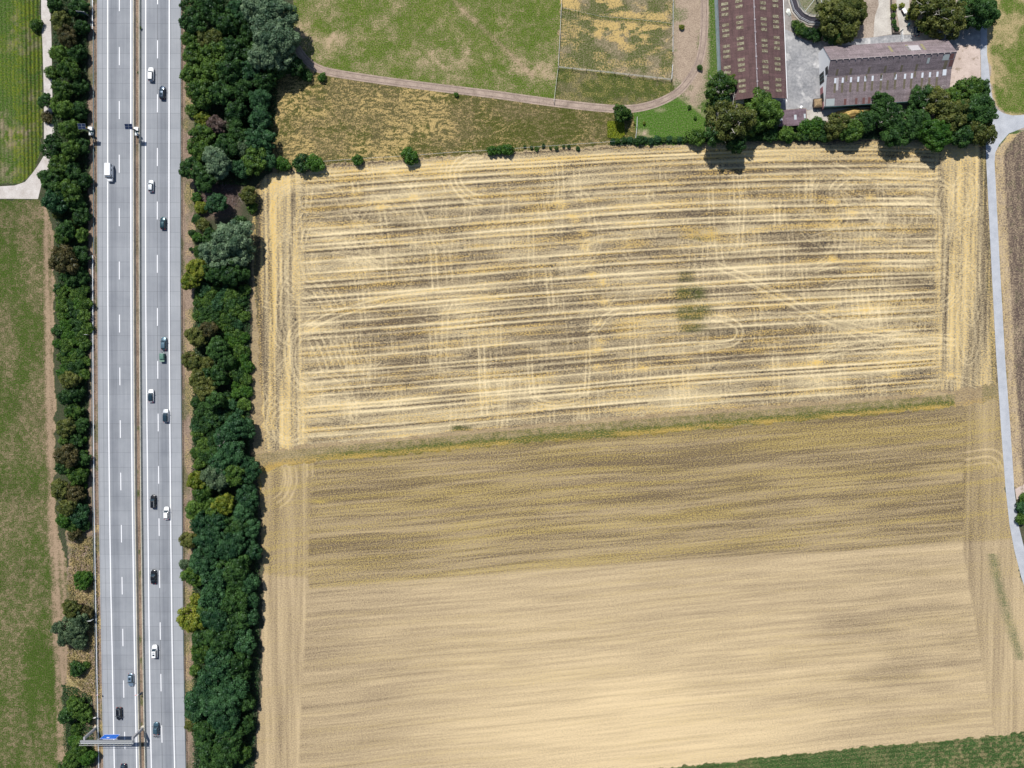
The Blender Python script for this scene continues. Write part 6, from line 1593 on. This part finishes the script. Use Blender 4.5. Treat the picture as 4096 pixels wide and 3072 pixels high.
under = leaf_mat('undergrowth_leaf', (0.015, 0.05, 0.02), (0.07, 0.12, 0.04))
leaf_patch('undergrowth', [(215, -60), (350, -60), (350, 2060), (345, 2130), (300, 2140), (232, 1100), (225, 850), (215, 500)], 26000, under, .26, zf, 6, 'tangled green undergrowth filling gaps between the left strip trees', 'undergrowth', 'stuff')
leaf_patch('undergrowth', [(775, -60), (1120, -60), (1120, 300), (1080, 640), (985, 740), (780, 740)], 26000, under, .28, zf, 7, 'tangled green undergrowth under the upper right belt trees', 'undergrowth', 'stuff')
leaf_patch('undergrowth', [(780, 1040), (1000, 1040), (1000, 1840), (1035, 2000), (1040, 2700), (1010, 3150), (775, 3150), (770, 1900)], 52000, under, .28, zf, 8, 'tangled green undergrowth under the lower right belt trees', 'undergrowth', 'stuff')
leaf_patch('undergrowth', [(250, 2735), (300, 2745), (370, 2780), (385, 3150), (270, 3150)], 6000, under, .26, zf, 9, 'tangled undergrowth around the gantry on the left verge', 'undergrowth', 'stuff')
leaf_patch('undergrowth', [(2440, 556), (2790, 545), (2860, 560), (3350, 556), (3350, 520), (3460, 500), (3900, 540), (3900, 565), (3500, 556), (2800, 572), (2440, 582)], 12000, under, .22, lambda x, y: .5 + 0 * x, 10, 'dark weedy undergrowth along the top of the stubble field', 'undergrowth', 'stuff')
drygr = leaf_mat('dry_grass_blade', (0.14, 0.12, 0.04), (0.44, 0.36, 0.17))
leaf_patch('dry_grass', [(290, 2150), (380, 2140), (392, 2300), (396, 2700), (402, 2790), (360, 2790), (270, 2700), (275, 2300)], 5000, drygr, .26, lambda x, y: .45 + 0 * x, 11, 'golden dry grass on the lower left verge', 'dry grass', 'stuff')
for i, (x, y, r) in enumerate([(1180,1,1)]): pass

# felled brushwood in the clearing
R = random.Random(8)
t = thing('brushwood_pile', 'purple brown heap of cut branches in the clearing of the right belt', 'brushwood', PV(885, 785), 0)
for nm, n, m_ in (('twigs', 420, simple('cut_twigs', (.14, .10, .095), .9, var=.3, scale=1)), ('pale_branches', 30, simple('pale_cut_branch', (.30, .26, .25), .8))):
    b = MB()
    for i in range(n):
        a = R.uniform(0, 6.28); d = math.sqrt(R.random()); x = d * math.cos(a) * 6.8; y = d * math.sin(a) * 4.6; z = .2 + .8 * (1 - d) * R.random()
        L_ = R.uniform(.8, 2.6); th = R.uniform(0, 6.28); b.tube((x, y, z), (x + L_ * math.cos(th), y + L_ * math.sin(th), z + R.uniform(-.1, .5)), .05 if nm == 'twigs' else .075, .015, 4)
    b.build(nm, m_, t)

# unique labels for the belt trees
def landmark(y):
    return min(LML, key=lambda k: abs(k[0] - y))[1]
groups_ = {}
for t, sz, cn, kind, zone, x, y in veg:
    if zone == 'W': place = 'silver cluster by dirt track'
    elif zone == 'L': place = ('rail side' if x > 300 else 'meadow side' if x < 252 else 'middle') + ' of left strip, level with ' + landmark(y)
    else: place = ('road side' if x < 825 else 'field side' if x > 945 else 'middle') + ' of right belt, level with ' + landmark(y)
    groups_.setdefault((sz, cn, kind, place), []).append((y, x, t))
ORD = ['uppermost', 'second from top', 'third from top', 'fourth from top', 'fifth from top', 'sixth from top']
for (sz, cn, kind, place), lst in groups_.items():
    lst.sort(key=lambda q_: q_[0])
    for i, (y, x, t) in enumerate(lst):
        lb = f'{sz} {cn} {kind}, {place}'
        if len(lst) == 2: lb = f'{sz} {cn} {kind}, {place}, ' + ('upper' if i == 0 else 'lower')
        elif len(lst) > 2: lb = f'{ORD[i]} {cn} {kind}, {place}'
        t['label'] = lb
        t['group'] = {'L': 'trees in the strip left of the motorway', 'R': 'trees in the belt right of the motorway', 'W': 'silver willows by the dirt track'}['L' if 'left strip' in place else 'R' if 'right belt' in place else 'W']
# ------------------------------------------------------------------ light, sky, camera
world = bpy.data.worlds.new('World'); scene.world = world; world.use_nodes = True
wn = world.node_tree; wn.nodes.clear()
sky = wn.nodes.new('ShaderNodeTexSky'); sky.sky_type = 'NISHITA'; sky.sun_disc = False
EL = math.radians(54.0); SDX, SDY = 0.38, -0.925     # direction the shadows fall
ln = math.hypot(SDX, SDY); SDX /= ln; SDY /= ln
sky.sun_elevation = EL; sky.sun_rotation = math.atan2(-SDX, -SDY)
sky.air_density = 1.0; sky.dust_density = 0.6; sky.altitude = 200
bg = wn.nodes.new('ShaderNodeBackground'); bg.inputs[1].default_value = 0.08
wo = wn.nodes.new('ShaderNodeOutputWorld'); wn.links.new(sky.outputs[0], bg.inputs[0]); wn.links.new(bg.outputs[0], wo.inputs[0])
sl = bpy.data.lights.new('sun', 'SUN'); sl.energy = 4.7; sl.angle = math.radians(.6); sl.color = (1.0, 0.955, 0.88)
so = link(bpy.data.objects.new('sun', sl)); so.location = (-60, 140, 220)
dirv = Vector((SDX * math.cos(EL), SDY * math.cos(EL), -math.sin(EL)))
so.rotation_euler = dirv.to_track_quat('-Z', 'Y').to_euler()
cam = bpy.data.cameras.new('camera'); co = link(bpy.data.objects.new('camera', cam))
cam.sensor_width = 36.0; cam.lens = F / 4096 * 36.0; cam.clip_start = 1.0; cam.clip_end = 6000
co.location = (0, 0, H); co.rotation_euler = (AL, 0, 0)
scene.camera = co
vs = scene.view_settings; vs.view_transform = 'Standard'; vs.look = 'None'; vs.gamma = 1.0; vs.exposure = 0.1; vs.use_curve_mapping = False
scene.render.resolution_x = 1024; scene.render.resolution_y = 768
